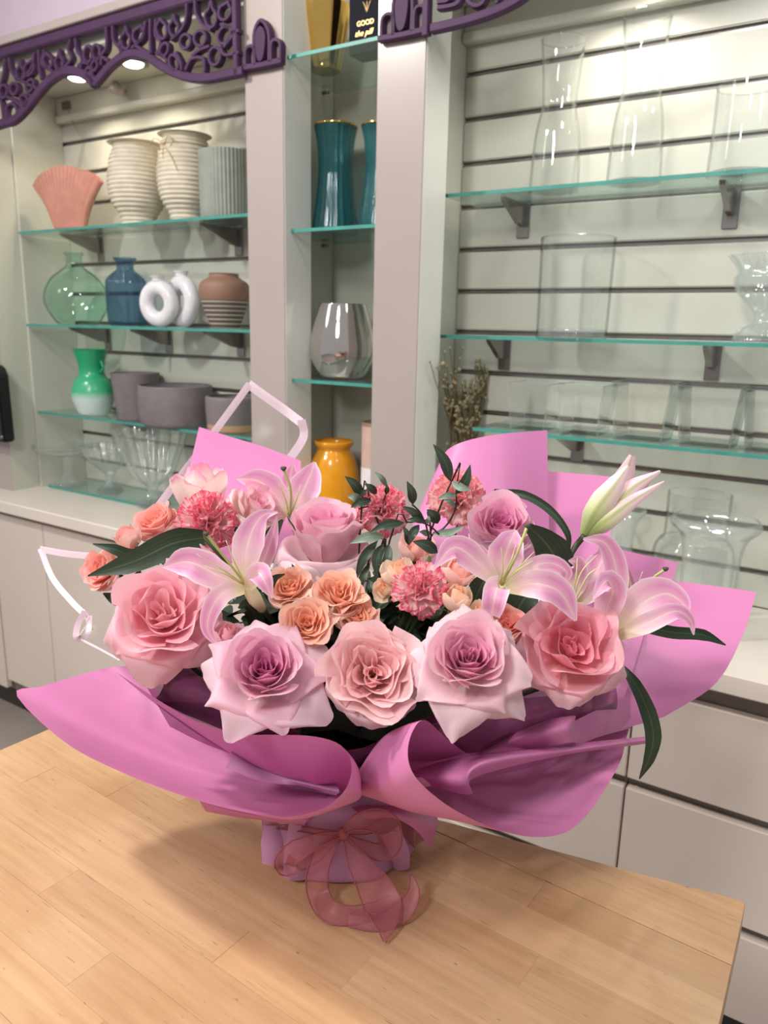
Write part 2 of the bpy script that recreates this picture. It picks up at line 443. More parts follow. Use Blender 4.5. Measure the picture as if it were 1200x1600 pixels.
for cx, cy, rx, ry, rot, te in [(197, 63, 7, 14, 0, .5), (217, 54, 8, 13, 18, .1), (253, 46, 8, 15, -8, .1), (272, 44, 7, 13, 0, .6), (330, 27, 9, 16, 0, .6), (352, 18, 9, 14, 18, .1),
                                (290, 65, 8, 11, 8, 0), (313, 60, 9, 12, 8, 0), (351, 55, 9, 14, 22, 0), (336, 88, 9, 14, 6, 0), (272, 98, 7, 12, -12, 0), (257, 78, 6, 11, 18, 0),
                                (138, 85, 6.5, 13, 4, 0), (151, 82, 6, 12, -4, 0), (93, 98, 6, 12, 0, .6), (75, 95, 6.5, 11, -12, .1), (46, 107, 7, 12, 20, .1), (32, 114, 5.5, 12, 0, .6),
                                (22, 139, 6, 9, 5, 0), (6, 143, 6, 10, 5, 0), (47, 134, 5.5, 10, 16, 0), (38, 157, 5.5, 9, -16, 0), (140, 114, 4.5, 8, -16, 0), (148, 103, 4.5, 8, 14, 0)]:
    px_strip('fretwork_loop', ell(cx, cy, rx, ry, rot, te), 4.2, v, True, 30)
for pts in [[(292, 6), (291, 30), (283, 48), (268, 62)], [(305, 0), (307, 22), (318, 40), (330, 47)], [(235, 30), (235, 58), (236, 84)], [(228, 33), (222, 60), (206, 76)],
            [(244, 30), (243, 55), (251, 66), (247, 84)], [(345, 38), (366, 50), (350, 74)], [(366, 50), (374, 48)], [(345, 74), (352, 86), (374, 82)], [(290, 110), (300, 92), (318, 92), (320, 112)],
            [(284, 110), (283, 98), (275, 82)], [(262, 96), (252, 86), (244, 83)], [(300, 88), (313, 78), (328, 72)], [(110, 62), (107, 78), (112, 92), (101, 106)], [(118, 60), (120, 78), (128, 92), (126, 108)], [(166, 42), (167, 66), (164, 80), (150, 95)],
            [(176, 41), (178, 64), (190, 78), (188, 86)], [(60, 78), (62, 106), (65, 124)], [(54, 82), (50, 105), (38, 122)], [(70, 78), (66, 100), (82, 112), (78, 122)], [(14, 90), (17, 108), (26, 124)], [(8, 92), (6, 115), (2, 130)],
            [(10, 188), (11, 168), (20, 162), (27, 172), (26, 182)], [(30, 124), (40, 130), (58, 138)], [(12, 152), (24, 158), (36, 168)], [(-6, 150), (2, 160), (6, 186)], [(158, 102), (160, 90), (170, 96)], [(122, 103), (130, 98), (140, 100)], [(192, 55), (187, 70), (190, 84)], [(210, 70), (226, 80), (236, 84)]]:
    px_strip('fretwork_scroll', pts, 4.4, v, False, 12)
def finial(lab, x0, y0, x1, y1, fx, dx=0, extra=None):
    """row of three arches on a bar, in the pixel frame of the left one moved by fx"""
    t = empty('arch_finial', W(*(lambda q: (q[0], DF - .015, q[1]))(p2((x0 + x1) / 2, y0))), lab, 'ornament')
    G = fx
    px_strip('base_bar', [G(380, 106), G(410, 101), G(440, 94)], 7.5, t, False, 4, D=1.533, smoothc=True)
    px_strip('side_arch', [G(384, 104), G(384, 80), G(391, 72), G(398, 77), G(399, 102)], 4.6, t, False, 16, D=1.533)
    px_strip('side_arch', [G(424, 97), G(424, 70), G(430, 62), G(438, 68), G(438, 94)], 4.6, t, False, 16, D=1.533)
    px_strip('centre_arch', [G(398, 101), G(397, 62), G(400, 43), G(408, 32), G(417, 41), G(421, 58), G(421, 97)], 5.0, t, False, 24, D=1.533)
    q = [G(409, 42), G(415, 48), G(417, 62), G(413, 92), G(405, 94), G(401, 66), G(403, 50)]
    bm = bmesh.new(); pl = catmull([Vector((*p2(x, y, 1.533), 0)) for x, y in q], 28, True)
    prism_bm(bm, [W(p.x, 1.526, p.y) for p in pl], WD * .022); put(from_bm('inset_drop', bm, M_purple_in), t)
    return t
s_off = 1.038 - 1.428
finial('purple arch ornament on the pillar between the left bay and the gold cup', 380, 106, 440, 97, lambda x, y: (x, y))
# same ornament, shifted along the wall by the pillar spacing
def shift(x, y):
    s, z = sz(x, y, 1.533); p = W(s + .3915, 1.533, z) - CAM
    d = p.dot(FWD); return (600 + F * p.dot(CR) / d, 800 - F * p.dot(CU) / d)
finial('purple arch ornament on the pillar right of the boxed candle, cut by the picture top', 592, 60, 668, 45, shift)
v2 = empty('fretwork_valance', W(-.4, D0, 2.05), 'purple fretwork valance corner over the right display bay, mostly above the frame', 'valance')
strip2d('top_rail', [(-.914, zt - .014), (.9, zt - .014)], .028, v2, smoothc=False)
strip2d('end_stile', [(-.906, 2.04), (-.906, zt)], .016, v2, smoothc=False)
px_strip('scalloped_edge', [(673, 44), (700, 38), (735, 29), (768, 18), (795, 6), (815, -6), (840, -26)], 11, v2, n=40)
for pts in [[(684, 12), (700, 10), (716, 4), (722, -14)], [(684, 3), (700, 0), (706, -12)], [(775, 5), (780, -6), (778, -20)]]:
    px_strip('fretwork_scroll', pts, 6, v2, False, 12)
px_strip('fretwork_loop', ell(744, -9, 15, 18, 0, 0), 6, v2, True, 30)

# recessed downlights under the left soffit
for px, py, lab in ((208, 97, 'round recessed downlight under the highest scallop of the valance'), (121, 119, 'round recessed downlight left of the pointed drop of the valance')):
    p = onz(px, py, ZS)
    t = empty('downlight', p, lab, 'light', 'downlights under the left soffit')
    lathe_mesh('trim_ring', [(.030, -.001), (.043, -.002), (.045, -.006), (.040, -.008), (.031, -.004)], M_steel, 28, parent=t, closed_top=True)
    lathe_mesh('lamp_face', [(.0005, -.015), (.014, -.0135), (.026, -.0095), (.030, -.004)], emit('downlight_glow', (1, .93, .80, 1), 14), 24, parent=t, closed_top=True)
    l = bpy.data.lights.new('downlight', 'SPOT'); l.energy = 8.5; l.color = (1, .86, .66); l.spot_size = radians(140); l.spot_blend = .7; l.shadow_soft_size = .03
    lo = bpy.data.objects.new('downlight_lamp', l); COL.objects.link(lo); lo.location = p - Vector((0, 0, .014))
# right bay and niche have the same lamps above the frame
for s, D, e, c in ((-.55, 1.70, 9, (1, .92, .82)), (.05, 1.70, 9, (.96, .97, 1.0)), (-1.18, 1.72, 3.0, (1, .93, .82))):
    l = bpy.data.lights.new('downlight', 'SPOT'); l.energy = e; l.color = c; l.spot_size = radians(140); l.spot_blend = .7; l.shadow_soft_size = .03
    lo = bpy.data.objects.new('downlight_lamp', l); COL.objects.link(lo); lo.location = W(s, D, ZS - .014 if s > -1.1 else 2.7)
# spot fixture and cable on the left lamp board
p = onD(195, 143, 1.825)
t = empty('wall_spot', p, 'small white swivel spotlight on the cream board under the soffit', 'light')
put(tube('stem', [p, p - WD * .025], [.006], M_white, None, 0), t)
put(tube('spot_head', [p - WD * .03 + WS * .022 + Vector((0, 0, -.014)), p - WD * .03 - WS * .012 + Vector((0, 0, .006))], [.013, .020], M_white, None, 3, 14), t)
p = onD(103, 165, 1.823)
t = empty('wall_socket', p, 'small socket with a thin hanging wire at the left end of the board', 'socket')
bm = bmesh.new(); s_, z_ = p.dot(WS), p.z; wbox(bm, s_ - .018, s_ + .02, 1.818, 1.828, z_ - .012, z_ + .012); put(from_bm('socket_plate', bm, M_steel), t)
tube('wire', [p, onD(110, 178, 1.822), onD(118, 200, 1.822), onD(127, 213, 1.83)], [.0013], M_recess, t, 10, 6)

# ================================================================== GLASS SHELVES
SHELVES = {}
def shelf(key, s0, s1, d0, z, label, brackets, th=.008, d1=DB - .004):
    t = empty('glass_shelf', W((s0 + s1) / 2, (d0 + d1) / 2, z), label, 'shelf')
    bm = bmesh.new(); wbox(bm, s0, s1, d0 + .002, d1, z - th, z)
    put(from_bm('glass_pane', bm, M_shelf), t)
    bm = bmesh.new(); wbox(bm, s0, s1, d0 - .001, d0 + .0015, z - th, z); put(from_bm('polished_edge', bm, M_shelfedge), t)
    for s in brackets:
        b = wall_box('bracket', s - .016, s + .016, DB - .006, DB - .0005, z - .085, z - .001, M_steel, t, .001)
        bm = bmesh.new()
        prism_bm(bm, [W(s - .006, DB - .006, z - th), W(s - .006, d0 + .045, z - th), W(s - .006, d0 + .05, z - th - .008), W(s - .006, DB - .04, z - .055), W(s - .006, DB - .006, z - .06)], WS * .012)
        put(from_bm('bracket_arm', bm, M_steel), b)
    SHELVES[key] = z; return t
shelf('L1', -2.565, -1.43, 1.645, 1.742, 'glass shelf under the coral fan vase and cream pots', (-2.40, -1.74))
shelf('L2', -2.565, -1.43, 1.645, 1.436, 'glass shelf under the green and blue bottle vases', (-2.39, -2.07, -1.74))
shelf('L3', -2.565, -1.43, 1.66, 1.130, 'glass shelf under the ombre vase and grey bowls', (-2.19, -1.74))
shelf('L4', -2.545, -1.43, 1.665, ZC + .0095, 'glass sheet lying on the worktop under the glass cake stand', ())
shelf('M1', -1.372, -.985, 1.566, 2.072, 'short glass shelf under the gold cup in the narrow niche', ())
shelf('M2', -1.372, -.985, 1.575, 1.684, 'short glass shelf under the tall teal vases', ())
shelf('M3', -1.372, -.985, 1.575, 1.315, 'short glass shelf under the silver mirrored vase', ())
shelf('R1', -.925, .85, 1.675, 1.755, 'glass shelf under the two tall clear carafes', (-.80, -.33, .14))
shelf('R2', -.945, .85, 1.70, 1.436, 'glass shelf under the wide clear cylinder and footed glass urn', (-.83, -.33, .14))
shelf('R3', -.815, .85, 1.655, 1.223, 'glass shelf under the row of square glass cubes', (-.62, .0, .5))
# little steel shelf pins of the niche
for z in (2.063, 1.675, 1.306):
    t = empty('shelf_pin', W(-1.376, 1.60, z), 'small steel shelf pin under the niche shelf at height of %s' % {2.063: 'the gold cup', 1.675: 'the teal vases', 1.306: 'the silver vase'}[z], 'pin')
    for D in (1.60, 1.80): put(tube('pin', [W(-1.379, D, z - .006), W(-1.36, D, z - .006)], [.005], M_steel, None, 0), t)

# ================================================================== VASES
def ppos(px, D, z, py):
    p = onD(px, py, D); return Vector((p.x, p.y, z + .0006))
def vase(name, label, cat, px, py, D, z, prof, mat, group=None, part='body', **kw):
    """prof in pixels of the photograph: (half width, height above the foot)"""
    p = ppos(px, D, z, py); q = mpp(p); H_ = max(h for r, h in prof); k2 = (onD(px, py - H_, D).z - z) / H_; global VK; VK = k2
    t = empty(name, p, label, cat, group)
    lathe_mesh(part, [(r * q, h * k2) for r, h in prof], mat, parent=t, **kw)
    return t, q
zL1, zL2, zL3, zL4 = SHELVES['L1'], SHELVES['L2'], SHELVES['L3'], SHELVES['L4']
C_coral = plain('coral_ceramic', srgb(198, 138, 122), .5); C_cream = plain('cream_ribbed_ceramic', srgb(208, 200, 182), .6)
C_sage = plain('sage_ribbed_ceramic', srgb(142, 148, 140), .55); C_grey = plain('mauve_grey_ceramic', srgb(122, 114, 118), .6)
C_wht = plain('white_glaze', srgb(228, 226, 232), .25); C_twine = plain('jute_twine', srgb(176, 156, 118), .8)
# coral fan vase: flat, fluted
def fan_vase():
    p = ppos(110, 1.70, zL1, 352); q = mpp(p); t = empty('fan_vase', p, 'coral fan shaped fluted vase at the left end of the top shelf', 'vase')
    nu, nv = 60, 16; vs, fs = [], []
    def pt(u, v, side):
        a = u * radians(48); top = 92 - 26 * abs(u) ** 2.1
        bw = 30; 
        x = (1 - v) * bw * u + v * 71 * u * (1.0); y = v * top
        x += 6 * u * sin(pi * v) * -1
        th = (10 + 3 * sin(v * pi * .8)) * sqrt(max(0, 1 - (abs(u) ** 3) * .96)) + .9 * cos(u * pi * 17)
        return (x * q, side * th * q, y * q)
    for side in (1, -1):
        b = len(vs)
        for j in range(nv + 1):
            for i in range(nu + 1): vs.append(pt(2 * i / nu - 1, j / nv, side))
        for j in range(nv):
            for i in range(nu):
                f = (b + j * (nu + 1) + i, b + j * (nu + 1) + i + 1, b + (j + 1) * (nu + 1) + i + 1, b + (j + 1) * (nu + 1) + i); fs.append(f if side < 0 else f[::-1])
    M_ = (nu + 1) * (nv + 1)
    for i in range(nu): fs.append((i, i + 1, M_ + i + 1, M_ + i))
    for j in range(nv):
        for i in (0, nu): fs.append((j * (nu + 1) + i, (j + 1) * (nu + 1) + i, M_ + (j + 1) * (nu + 1) + i, M_ + j * (nu + 1) + i))
    b = mesh('body', vs, fs, C_coral, True); b.parent = t
    t.rotation_euler.z = -radians(24)
fan_vase()
ribs = lambda n, d: (lambda r, th, z: r)
def ring_mod(per, amp): return lambda r, th, z: r * (1 + amp * sin(z / per * 2 * pi))
pot = [(26, 0), (28, 14), (40, 34), (44, 62), (40, 90), (35, 106), (33, 112), (36, 116), (42, 117)]
vase('ribbed_pot', 'cream ribbed ceramic pot right of the coral fan vase', 'pot', 217, 342, 1.72, zL1, pot, C_cream, mod=ring_mod(.0125, .028), res=170)
t, q = vase('ribbed_pot', 'cream ribbed ceramic pot with a jute twine bow', 'pot', 293, 336, 1.745, zL1, [(r, h * 1.06) for r, h in pot], C_cream, mod=ring_mod(.0125, .028), res=170)
b = t.location + Vector((0, 0, 108 * q)) - WD * 37 * q - WS * 6 * q
lathe_mesh('twine_band', [(36.5 * q, 109 * q), (37.6 * q, 110.5 * q), (36.5 * q, 112 * q)], C_twine, closed_top=True, parent=t)
for sx in (-1, 1):
    tube('twine_loop', [b, b + WS * sx * 14 * q + Vector((0, 0, 10 * q)) - WD * .006, b + WS * sx * 24 * q + Vector((0, 0, 3 * q)) - WD * .006, b + WS * sx * 10 * q - Vector((0, 0, 4 * q)), b], [.0016], C_twine, t, 16, 6)
    tube('twine_end', [b, b + WS * (10 + sx * 8) * q - Vector((0, 0, 16 * q)) - WD * .008, b + WS * (20 + 9 * sx) * q - Vector((0, 0, 38 * q)) - WD * .002], [.0016], C_twine, t, 10, 6)
vase('fluted_planter', 'grey green fluted cylinder planter at the right end of the top shelf', 'planter', 355, 327, 1.73, zL1, [(36, 0), (40, 3), (41, 40), (41, 84), (40, 88)], C_sage, flute=44, fdepth=.022, seg=176)
G_green = thin_glass('pale_green_glass', (.86, .95, .91), (.30, .56, .50)); G_blue = thin_glass('blue_fluted_glass', (.66, .78, .86), (.35, .48, .62), gloss=.9, body=.12, bodycol=srgb(52, 88, 122))
vase('bottle_vase', 'pale green glass bottle vase with round belly and short neck', 'vase', 122, 501, 1.72, zL2, [(24, 0), (32, 3), (46, 26), (47, 46), (36, 68), (16, 84), (12, 90), (12, 101), (15, 104), (13, 107)], G_green)
vase('bottle_vase', 'blue fluted glass bottle vase beside the white ring vase', 'vase', 200, 502, 1.74, zL2, [(24, 0), (29, 8), (30, 50), (29, 66), (20, 76), (13, 82), (13, 90), (17, 98), (16, 99)], G_blue, flute=14, fdepth=.04, seg=84)
def ring_vase(px, py, D, R, hole, ht, label, rz):
    p = ppos(px, D, zL2, py); q = mpp(p); t = empty('ring_vase', p, label, 'vase')
    vs, fs = [], []; nu, nv = 44, 20; r2 = (R - hole) / 2; rc = (R + hole) / 2
    for i in range(nu):
        a = 2 * pi * i / nu
        for j in range(nv):
            b = 2 * pi * j / nv; flat = 1.0
            r = rc + r2 * cos(b); z = (rc + r2 + .0) + r * sin(a) * ht
            vs.append((r * cos(a) * q, r2 * 1.05 * sin(b) * q, max(0.5, z - (rc + r2) * (1 - ht)) * q))
    for i in range(nu):
        for j in range(nv): fs.append((i * nv + j, ((i + 1) % nu) * nv + j, ((i + 1) % nu) * nv + (j + 1) % nv, i * nv + (j + 1) % nv))
    o = mesh('body', vs, fs, C_wht, True); o.parent = t
    lathe_mesh('spout', [(9 * q, (2 * R * ht - 3) * q), (9.5 * q, (2 * R * ht + 3) * q), (12 * q, (2 * R * ht + 5) * q), (8 * q, (2 * R * ht - 1) * q)], C_wht, 20, parent=t, closed_top=True)
    t.rotation_euler.z = rz
ring_vase(250, 508, 1.70, 33, 11, 1.08, 'small white ring shaped vase, front one of the pair', -radians(18))
ring_vase(286, 504, 1.76, 36, 13, 1.1, 'larger white ring shaped vase standing behind the small one', -radians(40))
BR = newmat('brown_banded_ceramic'); m_, nt, out = BR
tc = N(nt, 'ShaderNodeTexCoord'); sx = N(nt, 'ShaderNodeSeparateXYZ'); nt.links.new(tc.outputs['Object'], sx.inputs[0])
bandf = math_n(nt, 'LESS_THAN', math_n(nt, 'MODULO', math_n(nt, 'MULTIPLY', sx.outputs[2], 1 / .0125), 1.0), .3)
low_ = math_n(nt, 'LESS_THAN', sx.outputs[2], .082); c_ = mixc(nt, math_n(nt, 'MULTIPLY', bandf, low_), mixc(nt, low_, srgb(140, 108, 92), srgb(92, 82, 76)), srgb(190, 180, 168))
pb = N(nt, 'ShaderNodeBsdfPrincipled'); setin(pb, Roughness=.6); nt.links.new(c_, pb.inputs[0]); nt.links.new(pb.outputs[0], out.inputs[0])
vase('banded_vase', 'squat brown vase with pale ribbed bands at the shelf end', 'vase', 352, 510, 1.73, zL2, [(20, 0), (24, 6), (36, 40), (39, 56), (36, 68), (24, 76), (22, 80), (23, 82)], m_)
OM = newmat('green_white_ombre_glass'); m_, nt, out = OM
tc = N(nt, 'ShaderNodeTexCoord'); sx = N(nt, 'ShaderNodeSeparateXYZ'); nt.links.new(tc.outputs['Object'], sx.inputs[0])
rr = ramp(nt, [(0, srgb(206, 222, 220)), (.38, srgb(196, 216, 212)), (.55, srgb(70, 176, 128)), (1, srgb(40, 158, 112))]); nt.links.new(math_n(nt, 'MULTIPLY', sx.outputs[2], 1 / .155), rr.inputs[0])
pb = N(nt, 'ShaderNodeBsdfPrincipled'); setin(pb, Roughness=.25); nt.links.new(rr.outputs[0], pb.inputs[0]); nt.links.new(pb.outputs[0], out.inputs[0])
t, q = vase('ombre_vase', 'small vase fading from green neck to white belly', 'vase', 147, 639, 1.71, zL3, [(18, 0), (24, 5), (32, 28), (28, 46), (20, 58), (19, 70), (25, 90), (27, 93)], m_)
for sx_ in (-1, 1): tube('handle', [t.location + WS * sx_ * 19 * q + Vector((0, 0, 66 * q)), t.location + WS * sx_ * 28 * q + Vector((0, 0, 74 * q)), t.location + WS * sx_ * 24 * q + Vector((0, 0, 84 * q))], [.004], MATS.get('x') or m_, t, 8)
vase('tapered_pot', 'tall tapered mauve grey pot between the ombre vase and the bowl', 'pot', 214, 646, 1.76, zL3, [(26, 0), (29, 4), (36, 58), (37, 62)], C_grey, wall=.005)
vase('wide_bowl', 'wide low mauve grey bowl on the third shelf', 'bowl', 276, 657, 1.72, zL3, [(48, 0), (54, 5), (57, 28), (56, 52), (55, 55)], C_grey, wall=.005)
PB = newmat('grey_planter_wood_foot'); m_, nt, out = PB
tc = N(nt, 'ShaderNodeTexCoord'); sx = N(nt, 'ShaderNodeSeparateXYZ'); nt.links.new(tc.outputs['Object'], sx.inputs[0])
c_ = mixc(nt, math_n(nt, 'LESS_THAN', sx.outputs[2], .022), srgb(124, 116, 118), srgb(186, 150, 116)); pb = N(nt, 'ShaderNodeBsdfPrincipled'); setin(pb, Roughness=.6); nt.links.new(c_, pb.inputs[0]); nt.links.new(pb.outputs[0], out.inputs[0])
vase('round_planter', 'grey planter with a wood coloured foot, seen through the clear film', 'planter', 363, 671, 1.74, zL3, [(36, 0), (38, 4), (40, 30), (40, 48), (38, 52)], m_, wall=.005)
# pressed glass on the bottom sheet
G_clear = thin_glass('clear_glass', (.982, .99, .987), (.42, .49, .48), gloss=1.0)
G_cut = thin_glass('pressed_clear_glass', (.955, .97, .968), (.60, .67, .67), gloss=1.0, ior=1.7, rough=.06, body=.06, bodycol=(.8, .84, .84, 1))
vase('cake_stand', 'glass cake stand with scalloped plate on a foot', 'cake stand', 108, 750, 1.72, zL4, [(22, 0), (20, 3), (9, 12), (8, 28), (12, 38), (30, 43), (46, 46), (48, 54), (46, 52), (20, 46)], G_cut, closed_top=True, flute=24, fdepth=.03, seg=96)
vase('footed_bowl', 'small footed pressed glass bowl right of the cake stand', 'bowl', 172, 764, 1.74, zL4, [(20, 0), (16, 4), (6, 12), (6, 24), (16, 34), (32, 50), (40, 68)], G_cut, flute=20, fdepth=.05, seg=100)
vase('flared_bowl', 'large flared pressed glass bowl on a foot beside the clear film', 'bowl', 240, 786, 1.69, zL4, [(26, 0), (20, 5), (9, 14), (10, 28), (28, 44), (42, 76), (53, 108), (56, 112)], G_cut, flute=16, fdepth=.09, seg=112)
# the niche
zM1, zM2, zM3 = SHELVES['M1'], SHELVES['M2'], SHELVES['M3']
GOLD = plain('polished_gold', (.86, .56, .16, 1), .08, metal=1, var=.02); SILV = plain('mirrored_silver_glass', (.62, .59, .58, 1), .05, metal=.95, var=.02)
vase('gold_cup', 'polished gold tapered cup on the top niche shelf', 'cup', 508, 78, 1.70, zM1, [(22, 0), (25, 2), (33, 32), (40, 60), (41, 66)], GOLD)
M_box = plain('navy_box_card', srgb(20, 20, 34), .6, spec=.1)
s_ = onD(545, 40, 1.64).dot(WS) + .052
t = empty('gift_box', W(s_, 1.66, zM1), 'dark navy box with gold lettering beside the gold cup', 'box')
wall_box('box_body', s_ - .052, s_ + .058, 1.640, 1.70, zM1 + .001, zM1 + .17, M_box, t, .002)
M_goldink = plain('gold_ink', srgb(222, 186, 128), .35, metal=.4)
def text3d(name, body, s, z, D, size, shear, parent, extr=.0004):
    c = bpy.data.curves.new(name, 'FONT'); c.body = body; c.size = size; c.extrude = extr; c.shear = shear; c.resolution_u = 3
    o = bpy.data.objects.new(name, c); COL.objects.link(o)
    dg = bpy.context.evaluated_depsgraph_get(); me = bpy.data.meshes.new_from_object(o.evaluated_get(dg)); bpy.data.objects.remove(o)
    me.materials.append(M_goldink); o = bpy.data.objects.new(name, me); COL.objects.link(o)
    mt = Matrix((WS, Vector((0, 0, 1)), -WD)).transposed().to_4x4(); mt.translation = W(s, D, z)
    me.transform(mt); put(o, parent); return o
text3d('lettering', 'GOOD', s_ - .029, zM1 + .058, 1.6394, .0155, 0, t)
text3d('lettering', 'the pill', s_ - .034, zM1 + .037, 1.6394, .018, .35, t)
for dx_ in (-1, 0, 1): tube('emblem', [W(s_ + .0, 1.6385, zM1 + .083), W(s_ + dx_ * .006, 1.6385, zM1 + .098), W(s_ + dx_ * .011, 1.6385, zM1 + .106)], [.0011, .0011], M_goldink, t, 6, 6)
G_teal = thin_glass('teal_ribbed_glass', (.66, .84, .86), (.26, .50, .52), gloss=.8, body=.22, bodycol=srgb(44, 120, 128))
tealp = [(34, 0), (36, 3), (33, 28), (28, 64), (26, 96), (28, 130), (32, 150), (33, 153)]
for px, py, D, lab in ((524, 352, 1.71, 'tall teal ribbed glass vase with gold rim, fully in view'), (596, 352, 1.69, 'tall teal ribbed glass vase cut off by the pillar')):
    t, q = vase('ribbed_vase', lab, 'vase', px, py, D, zM2, tealp, G_teal, 'teal vases in the niche', flute=22, fdepth=.025, seg=110)
    lathe_mesh('gold_rim', [(32.2 * q, 152 * VK), (33.6 * q, 153 * VK), (33.2 * q, 155 * VK), (31.6 * q, 154 * VK)], GOLD, 40, parent=t, closed_top=True)
vase('mirrored_vase', 'round silver mirrored glass vase on the niche shelf', 'vase', 535, 592, 1.70, zM3, [(24, 0), (36, 4), (49, 30), (51, 52), (45, 84), (37, 114), (36, 116)], SILV)
C_yel = plain('yellow_glaze', srgb(226, 154, 24), .18, var=.03, coat=.3); C_pk = plain('dusty_pink_ceramic', srgb(202, 172, 160), .6)
vase('glazed_vase', 'mustard yellow glazed vase on the worktop behind the roses', 'vase', 521, 839, 1.70, ZC, [(28, 0), (34, 8), (38, 50), (39, 92), (34, 120), (27, 134), (25, 139), (29, 145), (30, 149), (28, 151)], C_yel)
t, q = vase('tall_vase', 'dusty pink and white tall vase half behind the pillar', 'vase', 588, 840, 1.70, ZC, [(24, 0), (25, 4), (25, 70), (25, 172), (25, 175)], C_pk)
lathe_mesh('white_band', [(25.4 * q, 74 * VK), (25.5 * q, 76 * VK), (25.5 * q, 116 * VK), (25.4 * q, 118 * VK)], C_wht, 40, parent=t, closed_top=True)
# clear glass of the right bay
zR1, zR2, zR3 = SHELVES['R1'], SHELVES['R2'], SHELVES['R3']
car = [(36, 0), (38, 3), (37, 40), (34, 84), (27, 120), (26, 134), (29, 176), (33, 215), (33, 218)]
vase('glass_carafe', 'clear waisted glass carafe, left of the two', 'vase', 866, 284, 1.755, zR1, car, G_clear, 'clear waisted carafes')
vase('glass_carafe', 'taller clear waisted glass carafe, right of the two', 'vase', 990, 276, 1.735, zR1, [(r * 1.08, h * 1.135) for r, h in car], G_clear, 'clear waisted carafes')
vase('glass_tumbler', 'plain clear cylinder vase at the right end of the upper shelf', 'vase', 1155, 268, 1.73, zR1, [(46, 0), (48, 3), (46, 70), (46, 126), (46, 129)], G_clear)
t, q = vase('glass_cylinder', 'wide clear cylinder vase with thick base on the middle shelf', 'vase', 893, 517, 1.745, zR2, [(52, 0), (54, 3), (55, 70), (56, 138), (56, 141)], G_clear)
lathe_mesh('thick_base', [(50 * q, 1.5 * q), (52.5 * q, 2.5 * q), (52.6 * q, 12 * q), (50 * q, 13 * q)], G_cut, 40, parent=t, closed_top=True)
t, q = vase('footed_urn', 'footed cut glass urn with flared rim at the right edge', 'urn', 1192, 528, 1.755, zR2, [(42, 0), (43, 4), (36, 18), (20, 28), (17, 38), (22, 50), (44, 74), (50, 94), (46, 106), (58, 124), (62, 128)], G_cut, flute=12, fdepth=.05, seg=96)
def cube_vase(x0, x1, ytop, ybot, D, label):
    pc_ = ppos((x0 + x1) / 2, D, zR3, ybot); q = mpp(pc_); w0, w1, h = (x1 - x0) * .35 * q, (x1 - x0) * .435 * q, (ybot - ytop) * .97 * q
    t = empty('cube_vase', pc_, label, 'vase', 'square glass cubes on the low shelf'); t.rotation_euler.z = -(pi / 2 - WA)
    def sq(w, z): return [Vector((-w, -w, z)), Vector((w, -w, z)), Vector((w, w, z)), Vector((-w, w, z))]
    th = .0035
    for name, rows, close in (('walls', [sq(w0, 0), sq(w1, h), sq(w1 - th, h), sq(w0 - th, .012)], True),):
        vs = [v_ for r in rows for v_ in r]; fs = []
        for j in range(3):
            for i in range(4): fs.append((j * 4 + i, j * 4 + (i + 1) % 4, j * 4 + 4 + (i + 1) % 4, j * 4 + 4 + i))
        fs.append((3, 2, 1, 0)); fs.append((12, 13, 14, 15))
        o = mesh(name, vs, fs, G_clear); o.parent = t
    bm = bmesh.new()
    for i in range(4):
        a, b = sq(w0 - .001, 0.001)[i], sq(w1 - .001, h - .001)[i]; d = (b - a)
        prism_bm(bm, [a + Vector((-.0014, -.0014, 0)), a + Vector((.0014, -.0014, 0)), a + Vector((.0014, .0014, 0)), a + Vector((-.0014, .0014, 0))], d)
        a, b = sq(w1 - .0018, h)[i], sq(w1 - .0018, h)[(i + 1) % 4]
        prism_bm(bm, [a + Vector((0, 0, -.0012)), a + (Vector((-a.x, -a.y, 0)).normalized() * .002) + Vector((0, 0, -.0012)), a + (Vector((-a.x, -a.y, 0)).normalized() * .002) + Vector((0, 0, .0006)), a + Vector((0, 0, .0006))], b - a)
    o = from_bm('polished_edges', bm, G_cut); o.parent = t
for k_, (x0, x1, yt, yb, D, lab) in enumerate(((795, 873, 590, 663, 1.73, 'leftmost small square glass cube on the low shelf'), (872, 955, 590, 668, 1.73, 'second small square glass cube, touching the leftmost one'),
        (955, 1056, 585, 676, 1.725, 'larger square glass cube in the middle of the row'), (1056, 1160, 588, 684, 1.715, 'larger square glass cube just right of the middle one'), (1158, 1262, 592, 692, 1.71, 'square glass cube cut by the right picture edge'))):
    cube_vase(x0, x1, yt, yb, D, lab)
t, q = vase('lipped_vase', 'clear textured vase with wide rolled lip above the right paper wing', 'vase', 1105, 925, 1.62, ZC, [(40, 0), (44, 5), (40, 40), (42, 80), (48, 98), (62, 108), (65, 113), (60, 117)], G_cut, flute=9, fdepth=.015, seg=72)
vase('shouldered_jar', 'clear glass jar with straight neck behind the lipped vase', 'jar', 1078, 905, 1.78, ZC, [(56, 0), (59, 5), (60, 60), (52, 78), (46, 84), (46, 130), (46, 136)], G_clear)
vase('lipped_vase', 'small clear vase just right of the tall back paper sheet', 'vase', 968, 862, 1.77, ZC, [(18, 0), (20, 4), (19, 36), (22, 56), (34, 66), (32, 68)], G_cut)
